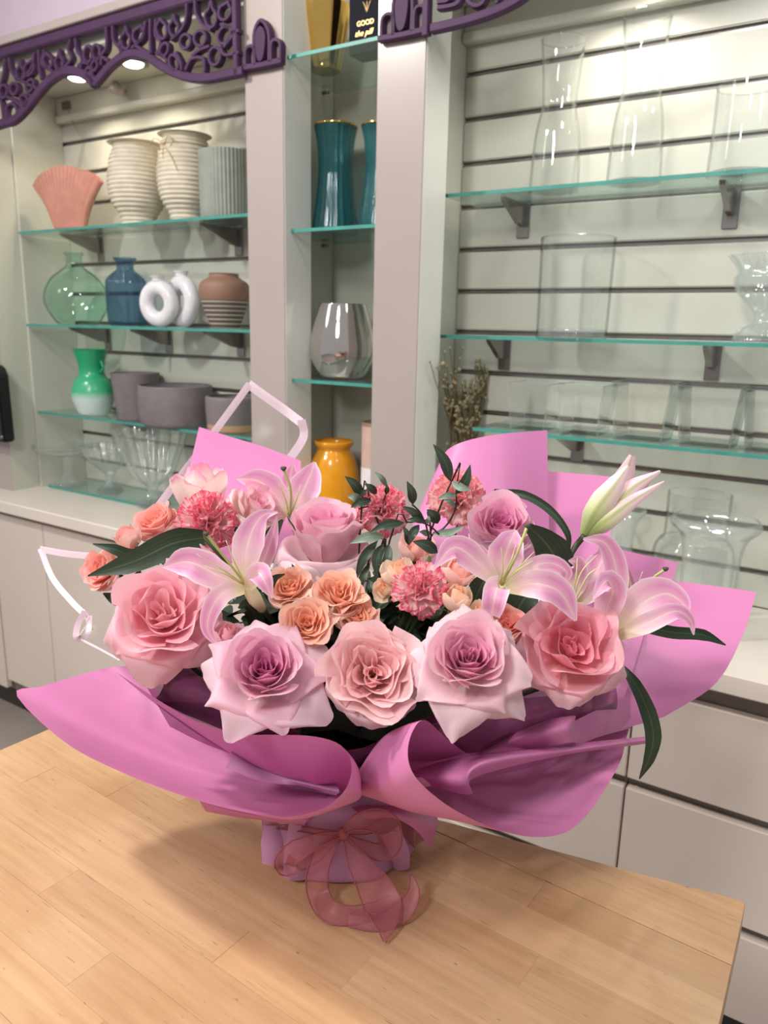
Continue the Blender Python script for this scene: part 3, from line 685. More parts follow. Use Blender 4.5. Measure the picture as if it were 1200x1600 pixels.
# dried gypsophila in the corner
def gyps():
    base = W(-.935, 1.78, ZC); t = empty('dried_gypsophila', base, 'bunch of dried gypsophila standing in the corner behind the pillar', 'dried flowers')
    M_d = plain('dry_stem', srgb(126, 114, 84), .8); M_b = plain('dry_blossom', srgb(150, 140, 110), .9)
    rnd = random.Random(3); bm = bmesh.new(); vs, fs = [], []
    def seg(a, b, r):
        d = (b - a).normalized(); u = d.cross(Vector((.3, .9, .1))).normalized(); w_ = d.cross(u); n0 = len(vs)
        for p in (a, b):
            for k_ in range(3): vs.append(p + (u * cos(2 * pi * k_ / 3) + w_ * sin(2 * pi * k_ / 3)) * r)
        for k_ in range(3): fs.append((n0 + k_, n0 + (k_ + 1) % 3, n0 + 3 + (k_ + 1) % 3, n0 + 3 + k_))
    def grow(p, d, L, lev):
        q_ = p + d * L; q_ += WS * max(0, -.905 - q_.dot(WS)) + WD * min(0, 1.835 - q_.dot(WD)); q_ += WS * min(0, -.87 - q_.dot(WS)); seg(p, q_, .0013 if lev else .0018)
        if lev >= 3:
            bmesh.ops.create_icosphere(bm, subdivisions=1, radius=.0046 * rnd.uniform(.7, 1.2), matrix=Matrix.Translation(q_)); return
        for _ in range(3):
            nd = (d + Vector((rnd.uniform(-.45, .45), rnd.uniform(-.5, .3), rnd.uniform(-.05, .4)))).normalized()
            grow(q_, nd, L * rnd.uniform(.5, .75), lev + 1)
    for i in range(11):
        grow(base + Vector((rnd.uniform(-.008, .008), rnd.uniform(-.008, .008), .002)), Vector((rnd.uniform(-.09, .09), rnd.uniform(-.10, .02), 1)).normalized(), rnd.uniform(.13, .24), 0)
    o = mesh('twigs', vs, fs, M_d); put(o, t); o['kind'] = 'stuff'
    for o in [from_bm('blossoms', bm, M_b)]: put(o, t); o['kind'] = 'stuff'
gyps()
# black bag at the left picture edge
def bag():
    a = onD(-22, 692, 1.50); s_ = a.dot(WS); z0 = sz(6, 692, 1.50)[1]; z1 = sz(2, 578, 1.50)[1]; s1 = sz(6, 690, 1.50)[0]
    t = empty('hanging_bag', W(s_, 1.53, z0), 'black bag with a silver stud at the left picture edge', 'bag')
    M_k = plain('black_leather', srgb(18, 17, 20), .45); bm = bmesh.new()
    prism_bm(bm, [W(s1 - .2, 1.50, z0), W(s1, 1.50, z0), W(s1 - .004, 1.50, z1 - .02), W(s1 - .02, 1.50, z1 + .01), W(s1 - .2, 1.50, z1 + .03)], WD * .044)
    bmesh.ops.bevel(bm, geom=bm.edges[:], offset=.006, segments=2, affect='EDGES'); put(from_bm('bag_body', bm, M_k), t)
    s_, z_ = sz(2, 683, 1.497); bm = bmesh.new(); bmesh.ops.create_uvsphere(bm, u_segments=12, v_segments=8, radius=.0065, matrix=Matrix.Translation(W(s_, 1.499, z_))); put(from_bm('stud', bm, M_steel, None, True), t)
    tube('strap', [W(s1 - .16, 1.52, z1 + .02), W(s1 - .13, 1.53, z1 + .16), W(s1 - .11, 1.545, z1 + .26)], [.006], M_k, t, 10)
bag()

# ================================================================== THE TABLE
def table():
    ZT = .90
    A, B = onz(105, 1126, ZT), onz(1168, 1408, ZT)
    ang = atan2(-.155, .219)                       # the staves run this way
    e1 = Vector((cos(ang), sin(ang), 0)); e2 = Vector((-sin(ang), cos(ang), 0))
    Cn, Dn = B + Vector((-.520, -.854, 0)) * 1.05, A - e2 * .80
    t = empty('work_table', Vector((0, .3, 0)), 'worn butcher block work table with an angled far edge under the bouquet', 'table')
    poly = [A, Dn, Cn, B]
    P2 = [(p.dot(e1), p.dot(e2)) for p in poly]
    def clip(pl, n, k):
        out = []
        for i in range(len(pl)):
            a, b = pl[i], pl[(i + 1) % len(pl)]
            da, db = a[0] * n[0] + a[1] * n[1] - k, b[0] * n[0] + b[1] * n[1] - k
            if da <= 0: out.append(a)
            if (da < 0) != (db < 0):
                f = da / (da - db); out.append((a[0] + (b[0] - a[0]) * f, a[1] + (b[1] - a[1]) * f))
        return out
    # planes of the table outline (convex)
    cx = sum(p[0] for p in P2) / 4; cy = sum(p[1] for p in P2) / 4; planes = []
    for i in range(4):
        a, b = P2[i], P2[(i + 1) % 4]; n = (b[1] - a[1], a[0] - b[0]); L = sqrt(n[0] ** 2 + n[1] ** 2); n = (n[0] / L, n[1] / L)
        k_ = a[0] * n[0] + a[1] * n[1]
        if cx * n[0] + cy * n[1] > k_: n = (-n[0], -n[1]); k_ = -k_
        planes.append((n, k_ - .0015))
    x0, x1 = min(p[0] for p in P2), max(p[0] for p in P2); y0, y1 = min(p[1] for p in P2), max(p[1] for p in P2)
    rnd = random.Random(11)
    y = y1 + .001
    row = 0
    # the long groove seen to the right of the pot is a row boundary
    gy = onz(870, 1384, ZT).dot(e2); wd = .046
    y = gy + math.ceil((y1 - gy) / wd) * wd
    while y > y0:
        x = x0 - rnd.uniform(0, .3)
        while x < x1:
            L = rnd.uniform(.22, .55)
            g = .00008; gt = .0007 if abs(y - gy) < 1e-5 else g; gb = .0007 if abs(y - wd - gy) < 1e-5 else g
            pl = [(x + .00003, y - wd + gb), (x + L - .00003, y - wd + gb), (x + L - .00003, y - gt), (x + .00003, y - gt)]
            for n, k_ in planes:
                pl = clip(pl, n, k_)
                if len(pl) < 3: break
            if len(pl) >= 3:
                ar = abs(sum(pl[i][0] * pl[(i + 1) % len(pl)][1] - pl[(i + 1) % len(pl)][0] * pl[i][1] for i in range(len(pl)))) / 2
                if ar > 2e-5:
                    dz = rnd.uniform(-.00012, .00012); bm = bmesh.new()
                    prism_bm(bm, [e1 * a + e2 * b + Vector((0, 0, ZT + dz)) for a, b in pl][::-1], Vector((0, 0, -.042)))
                    bmesh.ops.recalc_face_normals(bm, faces=bm.faces[:])
                    ed = [e for e in bm.edges if all(v.co.z > ZT - .01 for v in e.verts)]
                    bmesh.ops.bevel(bm, geom=ed, offset=.00018, segments=1, affect='EDGES')
                    o = from_bm('plank', bm, M_wood); put(o, t)
            x += L
        y -= wd; row += 1
    # glue board under the staves, apron and legs
    def inset(d):
        pl = P2
        for n, k_ in planes: pl = clip(pl, n, k_ - d)
        return [e1 * a + e2 * b for a, b in pl]
    bm = bmesh.new(); prism_bm(bm, [p + Vector((0, 0, ZT - .0015)) for p in inset(.004)], Vector((0, 0, -.038))); put(from_bm('core_board', bm, M_woodside), t)
    bm = bmesh.new(); prism_bm(bm, [p + Vector((0, 0, ZT - .043)) for p in inset(.05)], Vector((0, 0, -.09))); put(from_bm('apron', bm, M_woodside), t)
    for q in inset(.06):
        c = sum((p for p in inset(.06)), Vector()) / 4; d = (c - q).normalized() * .05; q = q + d
        bm = bmesh.new(); prism_bm(bm, [q + e1 * a + e2 * b + Vector((0, 0, ZT - .133)) for a, b in ((-.035, -.035), (.035, -.035), (.035, .035), (-.035, .035))], Vector((0, 0, -ZT + .133)))
        put(from_bm('leg', bm, M_woodside), t)
def wood(name, cols, rough):
    m, nt, out = newmat(name)
    tc = N(nt, 'ShaderNodeTexCoord'); oi = N(nt, 'ShaderNodeObjectInfo')
    mp = N(nt, 'ShaderNodeMapping'); mp.inputs['Rotation'].default_value = (0, 0, -atan2(-.155, .219))
    nt.links.new(tc.outputs['Object'], mp.inputs[0])
    ofs = N(nt, 'ShaderNodeVectorMath', operation='ADD'); nt.links.new(mp.outputs[0], ofs.inputs[0])
    cb = N(nt, 'ShaderNodeCombineXYZ'); nt.links.new(math_n(nt, 'MULTIPLY', oi.outputs['Random'], 37), cb.inputs[0]); nt.links.new(math_n(nt, 'MULTIPLY', oi.outputs['Random'], 91), cb.inputs[2])
    nt.links.new(cb.outputs[0], ofs.inputs[1])
    st = N(nt, 'ShaderNodeMapping'); st.inputs['Scale'].default_value = (2.2, 42, 42); nt.links.new(ofs.outputs[0], st.inputs[0])
    n1 = N(nt, 'ShaderNodeTexNoise'); setin(n1, Scale=2.6, Detail=6.0, Roughness=.62); nt.links.new(st.outputs[0], n1.inputs['Vector'])
    r = ramp(nt, [(.25, cols[0]), (.5, cols[1]), (.8, cols[2])]); nt.links.new(n1.outputs[0], r.inputs[0])
    tone = ramp(nt, [(0, (.88, .84, .79, 1)), (.5, (1, 1, 1, 1)), (1, (1.0, .95, .88, 1))]); nt.links.new(oi.outputs['Random'], tone.inputs[0])
    c = mixc(nt, 1.0, r.outputs[0], tone.outputs[0], 'MULTIPLY')
    # worn, darker stains (world-fixed)
    n2 = N(nt, 'ShaderNodeTexNoise'); setin(n2, Scale=7.0, Detail=5.0); nt.links.new(mp.outputs[0], n2.inputs['Vector'])
    r2 = ramp(nt, [(.42, (1, 1, 1, 1)), (.75, (.86, .76, .64, 1))]); nt.links.new(n2.outputs[0], r2.inputs[0])
    c = mixc(nt, .8, c, mixc(nt, 1.0, c, r2.outputs[0], 'MULTIPLY'))
    # fine scratches and nicks
    for rot, sc, th, col in ((.5, (13, 210, 1), .74, (.22, .15, .11, 1)), (.1, (26, 330, 1), .73, (.18, .12, .09, 1)), (-.35, (16, 300, 1), .745, (.22, .15, .11, 1)), (1.2, (45, 160, 1), .76, (.12, .09, .08, 1))):
        mm = N(nt, 'ShaderNodeMapping'); mm.inputs['Rotation'].default_value = (0, 0, rot); mm.inputs['Scale'].default_value = sc
        nt.links.new(mp.outputs[0], mm.inputs[0])
        n3 = N(nt, 'ShaderNodeTexNoise'); setin(n3, Scale=1.3, Detail=2.0); nt.links.new(mm.outputs[0], n3.inputs['Vector'])
        r3 = ramp(nt, [(th - .02, (0, 0, 0, 1)), (th + .015, (1, 1, 1, 1))]); nt.links.new(n3.outputs[0], r3.inputs[0])
        c = mixc(nt, math_n(nt, 'MULTIPLY', r3.outputs[0], .6), c, col)
    p = N(nt, 'ShaderNodeBsdfPrincipled'); setin(p, Roughness=rough); p.inputs['Specular IOR Level'].default_value = .4
    nt.links.new(c, p.inputs['Base Color'])
    b = N(nt, 'ShaderNodeBump'); setin(b, Strength=.12, Distance=.001); nt.links.new(n1.outputs[0], b.inputs['Height']); nt.links.new(b.outputs[0], p.inputs['Normal'])
    nt.links.new(p.outputs[0], out.inputs[0]); return m
M_wood = wood('butcher_block', (srgb(184, 148, 112), srgb(198, 163, 126), srgb(209, 175, 138)), .38)
M_woodside = plain('table_side_wood', srgb(176, 132, 84), .5)
table()

# ================================================================== PAPER, FILM, POT, BOW
def paper_mat(name, col, trans=.07):
    m, nt, out = newmat(name)
    p = N(nt, 'ShaderNodeBsdfPrincipled'); setin(p, Roughness=.42); p.inputs['Base Color'].default_value = col; p.inputs['Specular IOR Level'].default_value = .35
    tc = N(nt, 'ShaderNodeTexCoord'); no = N(nt, 'ShaderNodeTexNoise'); setin(no, Scale=16.0, Detail=2.0); nt.links.new(tc.outputs['Object'], no.inputs['Vector'])
    b = N(nt, 'ShaderNodeBump'); setin(b, Strength=.10, Distance=.004); nt.links.new(no.outputs[0], b.inputs['Height']); nt.links.new(b.outputs[0], p.inputs['Normal'])
    c = mixc(nt, no.outputs[0], tuple(x * .94 for x in col[:3]) + (1,), col); nt.links.new(c, p.inputs['Base Color'])
    tr = N(nt, 'ShaderNodeBsdfTranslucent'); tr.inputs[0].default_value = col
    mx = N(nt, 'ShaderNodeMixShader'); mx.inputs[0].default_value = trans
    nt.links.new(p.outputs[0], mx.inputs[1]); nt.links.new(tr.outputs[0], mx.inputs[2]); nt.links.new(mx.outputs[0], out.inputs[0]); return m
M_paper = paper_mat('orchid_pink_paper', srgb(211, 131, 181))
M_lilacp = paper_mat('lilac_pot_paper', srgb(196, 144, 184), .1)
M_film = thin_glass('clear_film', (.985, .985, .985), (.88, .88, .88), gloss=.4, ior=1.45, rough=.2)
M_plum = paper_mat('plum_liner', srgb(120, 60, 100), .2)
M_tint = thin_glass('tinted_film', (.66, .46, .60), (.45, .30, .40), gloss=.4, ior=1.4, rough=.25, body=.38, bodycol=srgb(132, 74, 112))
M_border = plain('white_film_border', srgb(220, 196, 208), .5, var=.02)
G_ = lambda rows: [[at(*p) for p in r] for r in rows]
PCX = at(532, 1325, .748).x; PC = Vector((PCX, .748, .90))

def sheet(label, rows, nu=30, nv=18, mat=None, name='wrapping_sheet', group='orchid pink wrapping sheets'):
    o = patch(name, G_(rows), mat or M_paper, None, nu, nv); tag(o, label, 'wrapping paper', group); return o
def cone_sheet(label, rim, apex, over={}, sag=.10, n=4, nu=70):
    """rim points, each running in to an apex point; over: {index: [mid points]}"""
    R = [at(*p) for p in rim]; A = [at(*p) for p in apex] if isinstance(apex, list) else [at(*apex)] * len(R)
    rows = [R]
    for j in range(1, n):
        f = j / n; row = []
        for i in range(len(R)):
            if i in over: row.append(at(*over[i][j - 1]))
            else:
                p = R[i].lerp(A[i], f); p = p + Vector((0, 0, -sag * (R[i] - A[i]).length * sin(pi * f))); row.append(p)
        rows.append(row)
    rows.append(A)
    o = patch('wrapping_sheet', rows, M_paper, None, nu, 20); tag(o, label, 'wrapping paper', 'orchid pink wrapping sheets'); return o

# front left cone
rim = [(180, 1049, .70), (240, 1089, .655), (300, 1124, .62), (370, 1146, .595), (430, 1148, .578), (485, 1150, .565), (525, 1160, .556), (545, 1180, .548), (549, 1208, .54), (534, 1241, .533), (495, 1267, .53), (430, 1276, .532),
       (320, 1254, .56), (200, 1211, .61), (100, 1159, .67), (25, 1085, .74), (62, 1073, .76), (100, 1062, .78), (165, 1044, .80), (205, 1040, .80)]
apx = [(505, 1234, .67)] * 6 + [(540, 1238, .66)] * 5 + [(515, 1242, .67)] * 3 + [(490, 1236, .68)] * 6
ov = {6: [(535, 1176, .575), (545, 1195, .60), (548, 1215, .63)], 7: [(556, 1192, .57), (562, 1210, .60), (558, 1226, .63)], 8: [(560, 1222, .56), (564, 1234, .59), (556, 1238, .63)], 9: [(556, 1245, .555), (562, 1248, .59), (556, 1246, .63)],
      10: [(520, 1264, .56), (540, 1258, .59), (545, 1248, .63)]}
cone_sheet('large pink paper cone at front left, its long tip pointing to the left picture edge', rim, apx, ov, .08)
# front right cone
rim = [(775, 1184, .67), (735, 1180, .635), (695, 1151, .595), (664, 1125, .567), (645, 1142, .55), (637, 1178, .535), (649, 1214, .528), (690, 1252, .532), (740, 1281, .542), (790, 1300, .556), (840, 1308, .575), (885, 1300, .60),
       (920, 1270, .635), (952, 1222, .675), (970, 1188, .71), (977, 1160, .75), (985, 1120, .78)]
apx = [(640, 1215, .69)] * 3 + [(556, 1226, .63), (556, 1232, .63), (557, 1237, .63), (560, 1240, .635), (580, 1246, .65), (620, 1244, .67)] + [(650, 1232, .69)] * 8
ov = {3: [(635, 1134, .578), (603, 1152, .595), (573, 1192, .612)], 4: [(618, 1160, .568), (593, 1182, .59), (572, 1208, .61)], 5: [(612, 1195, .555), (590, 1212, .58), (570, 1226, .61)], 6: [(622, 1228, .548), (597, 1236, .575), (576, 1238, .61)],
      7: [(662, 1263, .548), (632, 1264, .575), (600, 1254, .615)], 8: [(705, 1280, .56), (670, 1274, .59), (640, 1260, .63)]}
cone_sheet('large pink paper cone at front right, its lower rim over the bare table', rim, apx, ov, .06)
# folds inside the right cone
sheet('rolled pink paper strip lying inside the front right cone, tip at the hanging leaf', [[(640, 1206, .63), (700, 1187, .63), (772, 1176, .63), (895, 1162, .665), (1026, 1149, .74)], [(655, 1212, .60), (710, 1204, .585), (768, 1184, .585), (895, 1168, .645), (1026, 1152, .735)],
       [(668, 1222, .597), (722, 1223, .572), (752, 1199, .575), (890, 1174, .637), (1025, 1156, .732)], [(680, 1232, .60), (736, 1241, .585), (744, 1214, .585), (880, 1180, .645), (1018, 1161, .738)]], 40, 14)
sheet('pink paper roll under the coral rose at right, open end facing right', [[(700, 1200, .66), (765, 1160, .655), (830, 1131, .645), (897, 1118, .64), (893, 1128, .665), (935, 1108, .70), (985, 1086, .76)],
       [(715, 1205, .65), (775, 1172, .64), (835, 1150, .63), (889, 1138, .628), (902, 1146, .675), (940, 1130, .71), (985, 1112, .76)], [(735, 1210, .66), (790, 1186, .65), (840, 1170, .642), (892, 1160, .638), (906, 1162, .68), (940, 1150, .715), (985, 1138, .765)]], 40, 10)
sheet('pink paper wall deep inside the front right cone', [[(650, 1060, .78), (760, 1050, .80), (880, 1035, .84), (1000, 1010, .89)], [(630, 1180, .715), (760, 1172, .725), (880, 1150, .755), (985, 1130, .795)], [(600, 1243, .70), (700, 1242, .71), (850, 1222, .735), (965, 1185, .77)]])
sheet('crumpled lilac fold deep inside the front left cone', [[(335, 1150, .672), (400, 1196, .655), (460, 1212, .648), (525, 1224, .645)], [(362, 1176, .64), (410, 1204, .645), (470, 1222, .632), (530, 1236, .635)], [(352, 1200, .628), (415, 1222, .628), (470, 1228, .636), (525, 1243, .638)]], 24, 12, M_lilacp)
# right wing
sheet('wide pink paper wing at far right with the long dark leaf over it', [[(930, 890, .96), (995, 900, .955), (1058, 908, .945), (1120, 916, .925), (1182, 925, .90)], [(935, 970, .88), (985, 978, .88), (1040, 985, .88), (1100, 990, .87), (1160, 994, .86)],
       [(925, 1060, .80), (965, 1060, .80), (1010, 1060, .805), (1060, 1065, .81), (1118, 1068, .82)], [(900, 1150, .72), (940, 1146, .735), (975, 1138, .75), (1005, 1130, .765), (1038, 1120, .78)]])
sheet('narrow pink paper fold standing between the coral rose and the right wing', [[(945, 1000, .90), (975, 990, .89), (1008, 985, .875)], [(935, 1060, .80), (962, 1052, .79), (988, 1050, .80)], [(925, 1135, .72), (948, 1122, .72), (968, 1112, .74)]], 14, 14)
sheet('pink paper sheet with a clean corner just above the right wing', [[(900, 850, 1.0), (952, 855, .995), (1005, 867, .985), (1059, 879, .965)], [(900, 910, .95), (950, 915, .945), (1000, 918, .94), (1046, 925, .93)], [(890, 1000, .88), (940, 1000, .88), (985, 1000, .88), (1022, 1000, .88)]])
sheet('pink paper sheet behind the lily bud, second from the right', [[(830, 734, 1.04), (890, 739, 1.035), (957, 745, 1.02)], [(830, 800, .99), (890, 805, .985), (956, 808, .975)], [(830, 890, .93), (890, 890, .925), (950, 890, .92)]], 20, 14)
sheet('tall rolled pink paper sheet behind the upper carnation, its left side curled round', [[(694, 742, 1.06), (690, 716, 1.03), (714, 694, 1.0), (775, 679, .995), (855, 672, 1.02)], [(672, 790, 1.02), (668, 765, .99), (700, 752, .965), (775, 746, .955), (856, 748, .98)],
       [(650, 840, .98), (645, 822, .95), (690, 812, .93), (775, 812, .92), (858, 825, .94)], [(628, 900, .94), (620, 890, .91), (680, 885, .89), (775, 890, .88), (862, 900, .90)]], 34, 18)
sheet('pink paper sheet standing behind the pale bud at upper left', [[(311, 667, 1.03), (362, 683, 1.025), (412, 698, 1.02), (470, 720, 1.01)], [(296, 730, .985), (350, 745, .975), (410, 752, .97), (470, 765, .96)], [(278, 800, .93), (340, 815, .92), (400, 820, .915), (470, 825, .905)], [(262, 870, .88), (330, 880, .87), (400, 880, .865), (470, 880, .86)]])
# liner: a plum funnel between the pot and the flowers
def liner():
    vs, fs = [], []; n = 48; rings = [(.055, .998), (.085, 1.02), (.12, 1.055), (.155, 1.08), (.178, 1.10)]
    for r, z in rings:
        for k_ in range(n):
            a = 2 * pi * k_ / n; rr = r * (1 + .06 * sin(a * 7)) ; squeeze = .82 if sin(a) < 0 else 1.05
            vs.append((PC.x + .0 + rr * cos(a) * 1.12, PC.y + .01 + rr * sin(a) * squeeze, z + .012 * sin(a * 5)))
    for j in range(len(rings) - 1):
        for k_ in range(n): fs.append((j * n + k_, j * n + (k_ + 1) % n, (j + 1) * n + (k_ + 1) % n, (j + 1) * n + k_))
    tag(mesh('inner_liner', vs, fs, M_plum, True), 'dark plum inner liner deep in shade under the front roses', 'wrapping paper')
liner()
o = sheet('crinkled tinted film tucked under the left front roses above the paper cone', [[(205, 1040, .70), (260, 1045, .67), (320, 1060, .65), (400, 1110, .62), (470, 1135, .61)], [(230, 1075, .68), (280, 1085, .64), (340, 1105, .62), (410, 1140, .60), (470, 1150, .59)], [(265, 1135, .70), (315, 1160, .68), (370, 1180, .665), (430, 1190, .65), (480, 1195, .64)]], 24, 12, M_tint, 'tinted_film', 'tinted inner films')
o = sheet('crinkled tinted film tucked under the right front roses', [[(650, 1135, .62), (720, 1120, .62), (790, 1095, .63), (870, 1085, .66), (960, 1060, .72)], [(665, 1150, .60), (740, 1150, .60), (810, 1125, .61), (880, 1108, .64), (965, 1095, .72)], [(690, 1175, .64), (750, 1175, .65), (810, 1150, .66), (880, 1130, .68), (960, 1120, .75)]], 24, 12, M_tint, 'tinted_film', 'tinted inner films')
# clear films with a white border
def film(label, rows, borders):
    t = empty('clear_film', at(*rows[-1][0]), label, 'clear film')
    o = patch('film_pane', G_(rows), M_film, None, 20, 14); put(o, t)
    for pts, w_ in borders:
        P = [at(x, y, Y - .0015) for x, y, Y in pts]; q = mpp(P[0])
        blade('white_border', P, [w_ * q, w_ * q], M_border, t, n=26, m=3, cup=0)
film('clear film sheet with white border rising to a point in front of the left pillar', [[(390, 597, 1.10), (418, 617, 1.095), (445, 636, 1.09), (473, 656, 1.08)], [(340, 665, 1.06), (385, 672, 1.06), (432, 678, 1.07), (476, 684, 1.075)], [(290, 730, 1.02), (340, 735, 1.015), (390, 738, 1.02), (434, 742, 1.03)], [(232, 806, .95), (290, 812, .945), (345, 815, .945), (400, 818, .95)]],
     [([(390, 600, 1.10), (340, 668, 1.06), (290, 734, 1.02), (236, 806, .95)], 5.5), ([(388, 600, 1.10), (417, 621, 1.095), (445, 641, 1.09), (470, 660, 1.08)], 7), ([(471, 656, 1.08), (474, 683, 1.075), (452, 718, 1.05), (428, 752, 1.03)], 6.5)])
film('clear film sheet with white border spreading left beside the coral spray rose', [[(60, 855, .88), (110, 862, .865), (165, 866, .85), (225, 872, .83)], [(82, 905, .85), (125, 910, .835), (175, 915, .82), (235, 920, .80)], [(135, 962, .80), (165, 965, .79), (205, 968, .78), (250, 975, .765)], [(120, 997, .775), (150, 1010, .765), (187, 1031, .75), (240, 1050, .735)]],
     [([(62, 858, .88), (110, 866, .865), (165, 870, .85), (205, 872, .84)], 5), ([(63, 857, .88), (82, 903, .85), (112, 940, .82), (136, 965, .80), (141, 985, .79)], 4.2), ([(139, 962, .80), (138, 985, .785), (127, 997, .775), (119, 994, .772), (122, 975, .785), (133, 955, .80)], 4.5), ([(124, 998, .775), (152, 1012, .765), (187, 1031, .75)], 1.6)])

# the pot under its pleated paper
def pot_():
    t = empty('wrapped_pot', PC, 'flower pot wrapped in pleated lilac paper standing on the table', 'pot')
    def pleat(r, th, z):
        f = .5 + .5 * sin(th * 9 + 1.5 * sin(th * 2) + 20 * z)
        return r * (1 + .045 * (f ** 2 - .4) * (1 if r > .03 else 0))
    lathe_mesh('pot_wrap', [(.002, .002), (.06, .002), (.083, .004), (.085, .03), (.087, .06), (.088, .085), (.074, .100), (.062, .108), (.066, .118), (.085, .135)], M_lilacp, 96, parent=t, mod=pleat)
    lathe_mesh('soil', [(.002, .085), (.04, .088), (.066, .086), (.067, .080)], plain('dark_soil', srgb(30, 26, 24), .9), 32, parent=t, closed_top=True)
    for rows in ([[(545, 1258, .668), (600, 1258, .67), (645, 1262, .69), (684, 1270, .73)], [(560, 1270, .655), (610, 1268, .655), (655, 1282, .68), (682, 1296, .715)], [(575, 1280, .655), (618, 1279, .655), (655, 1302, .68), (670, 1330, .705)]],
                 [[(310, 1235, .70), (360, 1245, .69), (420, 1256, .68), (500, 1262, .665)], [(312, 1252, .69), (360, 1266, .675), (420, 1276, .66), (480, 1282, .655)], [(322, 1268, .695), (365, 1276, .68), (425, 1284, .665), (476, 1290, .662)]]):
        put(patch('paper_skirt', G_(rows), M_paper, None, 24, 10), t)
    # front pleat folds
    for pts, w_ in (([(426, 1290, .682), (424, 1320, .675), (420, 1352, .672)], [.009, .011, .007]), ([(470, 1290, .664), (466, 1330, .66), (460, 1376, .664)], [.012, .013, .012]), ([(610, 1300, .668), (625, 1335, .672), (628, 1360, .68)], [.010, .010, .008])):
        put(blade('pleat_fold', [at(*p) for p in pts], w_, M_lilacp, None, n=8, m=4, cup=-.3), t)
pot_()
def organza():
    m, nt, out = newmat('dusty_rose_organza')
    d = N(nt, 'ShaderNodeBsdfDiffuse'); d.inputs[0].default_value = srgb(178, 110, 120)
    tr = N(nt, 'ShaderNodeBsdfTransparent'); tr.inputs[0].default_value = (.95, .80, .82, 1)
    g = N(nt, 'ShaderNodeBsdfGlossy'); g.inputs[0].default_value = (.8, .55, .58, 1); setin(g, Roughness=.4)
    a = N(nt, 'ShaderNodeMixShader'); a.inputs[0].default_value = .58; nt.links.new(d.outputs[0], a.inputs[1]); nt.links.new(tr.outputs[0], a.inputs[2])
    b = N(nt, 'ShaderNodeMixShader'); b.inputs[0].default_value = .02; nt.links.new(a.outputs[0], b.inputs[1]); nt.links.new(g.outputs[0], b.inputs[2])
    nt.links.new(b.outputs[0], out.inputs[0]); return m
M_org = organza(); M_hem = plain('organza_hem', srgb(158, 82, 92), .6)
def bow():
    K = at(536, 1303, .648)
    t = empty('ribbon_bow', K, 'dusty rose organza ribbon bow tied round the pot, tails on the table', 'ribbon')
    def rib(name, pts, w_, cup=.15, hint=None, wave=.1, n=30):
        P = [Vector(p) if not isinstance(p, tuple) or len(p) == 3 and isinstance(p[0], Vector) else (onz(p[0], p[1], .904 + p[3]) if len(p) == 4 else at(*p)) for p in pts]
        q = mpp(P[0])
        o = blade(name, P, [x * q for x in w_], M_org, t, n=n, m=6, cup=cup, hint=hint, wave=wave, wf=1.5)
        me = o.data; nn = 7
        for side in (0, 6):
            e = [me.vertices[i * nn + side].co.copy() for i in range(n + 1)]
            h = tube('hem', [p - (p - CAM).normalized() * .0004 for p in e], [.0007], M_hem, None, 0, 5)
            put(h, o)
    rib('loop', [(534, 1303, .647), (500, 1312, .640), (462, 1330, .640), (445, 1346, .648), (450, 1352, .658), (490, 1338, .657), (534, 1306, .650)], [3, 9, 16, 15, 15, 11, 3])
    rib('loop', [(537, 1302, .647), (552, 1287, .638), (580, 1281, .634), (604, 1290, .64), (610, 1318, .648), (594, 1332, .655), (565, 1322, .655), (539, 1306, .650)], [3, 9, 16, 20, 17, 13, 9, 3])
    rib('band', [(536, 1303, .650), (500, 1300, .655), (450, 1293, .672), (415, 1292, .70)], [3, 4, 3.5, 3])
    rib('band', [(537, 1302, .650), (575, 1298, .655), (605, 1285, .668), (640, 1296, .69), (655, 1318, .71)], [3, 5, 9, 15, 10])
    rib('tail', [(534, 1306, .647), (508, 1330, .640), (496, 1365, .640), (497, 1395, .640), (512, 1422, 0, .006), (545, 1430, 0, .004), (585, 1422, 0, .006), (612, 1408, 0, .01)], [3, 14, 17, 17, 16, 13, 11, 9], wave=.05)
    rib('tail', [(539, 1307, .647), (558, 1345, .636), (582, 1382, .634), (598, 1415, 0, .012), (602, 1445, 0, .006), (600, 1471, 0, .002)], [3, 16, 25, 30, 17, 1.5], wave=.05)
    rib('tail', [(545, 1437, 0, .003), (590, 1441, 0, .003), (628, 1424, 0, .008), (646, 1395, 0, .02), (642, 1366, 0, .03)], [9, 12, 15, 10, 1.5], wave=.05)
    bm = bmesh.new(); bmesh.ops.create_uvsphere(bm, u_segments=12, v_segments=8, radius=.006, matrix=Matrix.Translation(K) @ Matrix.Diagonal((1, .8, 1.2, 1))); put(from_bm('knot', bm, M_hem, None, True), t)
bow()

# ================================================================== FLOWERS
P_blush = petal_mat('blush_rose_petal', srgb(236, 158, 196), srgb(247, 206, 220), srgb(252, 226, 234), srgb(250, 228, 226))
P_lilac = petal_mat('lilac_rose_petal', srgb(222, 118, 176), srgb(244, 196, 216), srgb(251, 220, 233), srgb(248, 222, 228))
P_coral = petal_mat('coral_rose_petal', srgb(250, 190, 198), srgb(252, 202, 214), srgb(252, 212, 224), srgb(252, 204, 206))
P_rosy = petal_mat('rosy_rose_petal', srgb(252, 204, 204), srgb(253, 220, 222), srgb(253, 228, 232), srgb(252, 222, 212))
P_deep = petal_mat('deep_pink_rose_petal', srgb(246, 160, 180), srgb(251, 194, 206), srgb(252, 212, 222), srgb(252, 200, 190))
P_cream = petal_mat('cream_pink_petal', srgb(250, 206, 214), srgb(250, 226, 224), srgb(252, 236, 230), srgb(252, 242, 226), edge=srgb(246, 170, 198), edge_pos=.97)
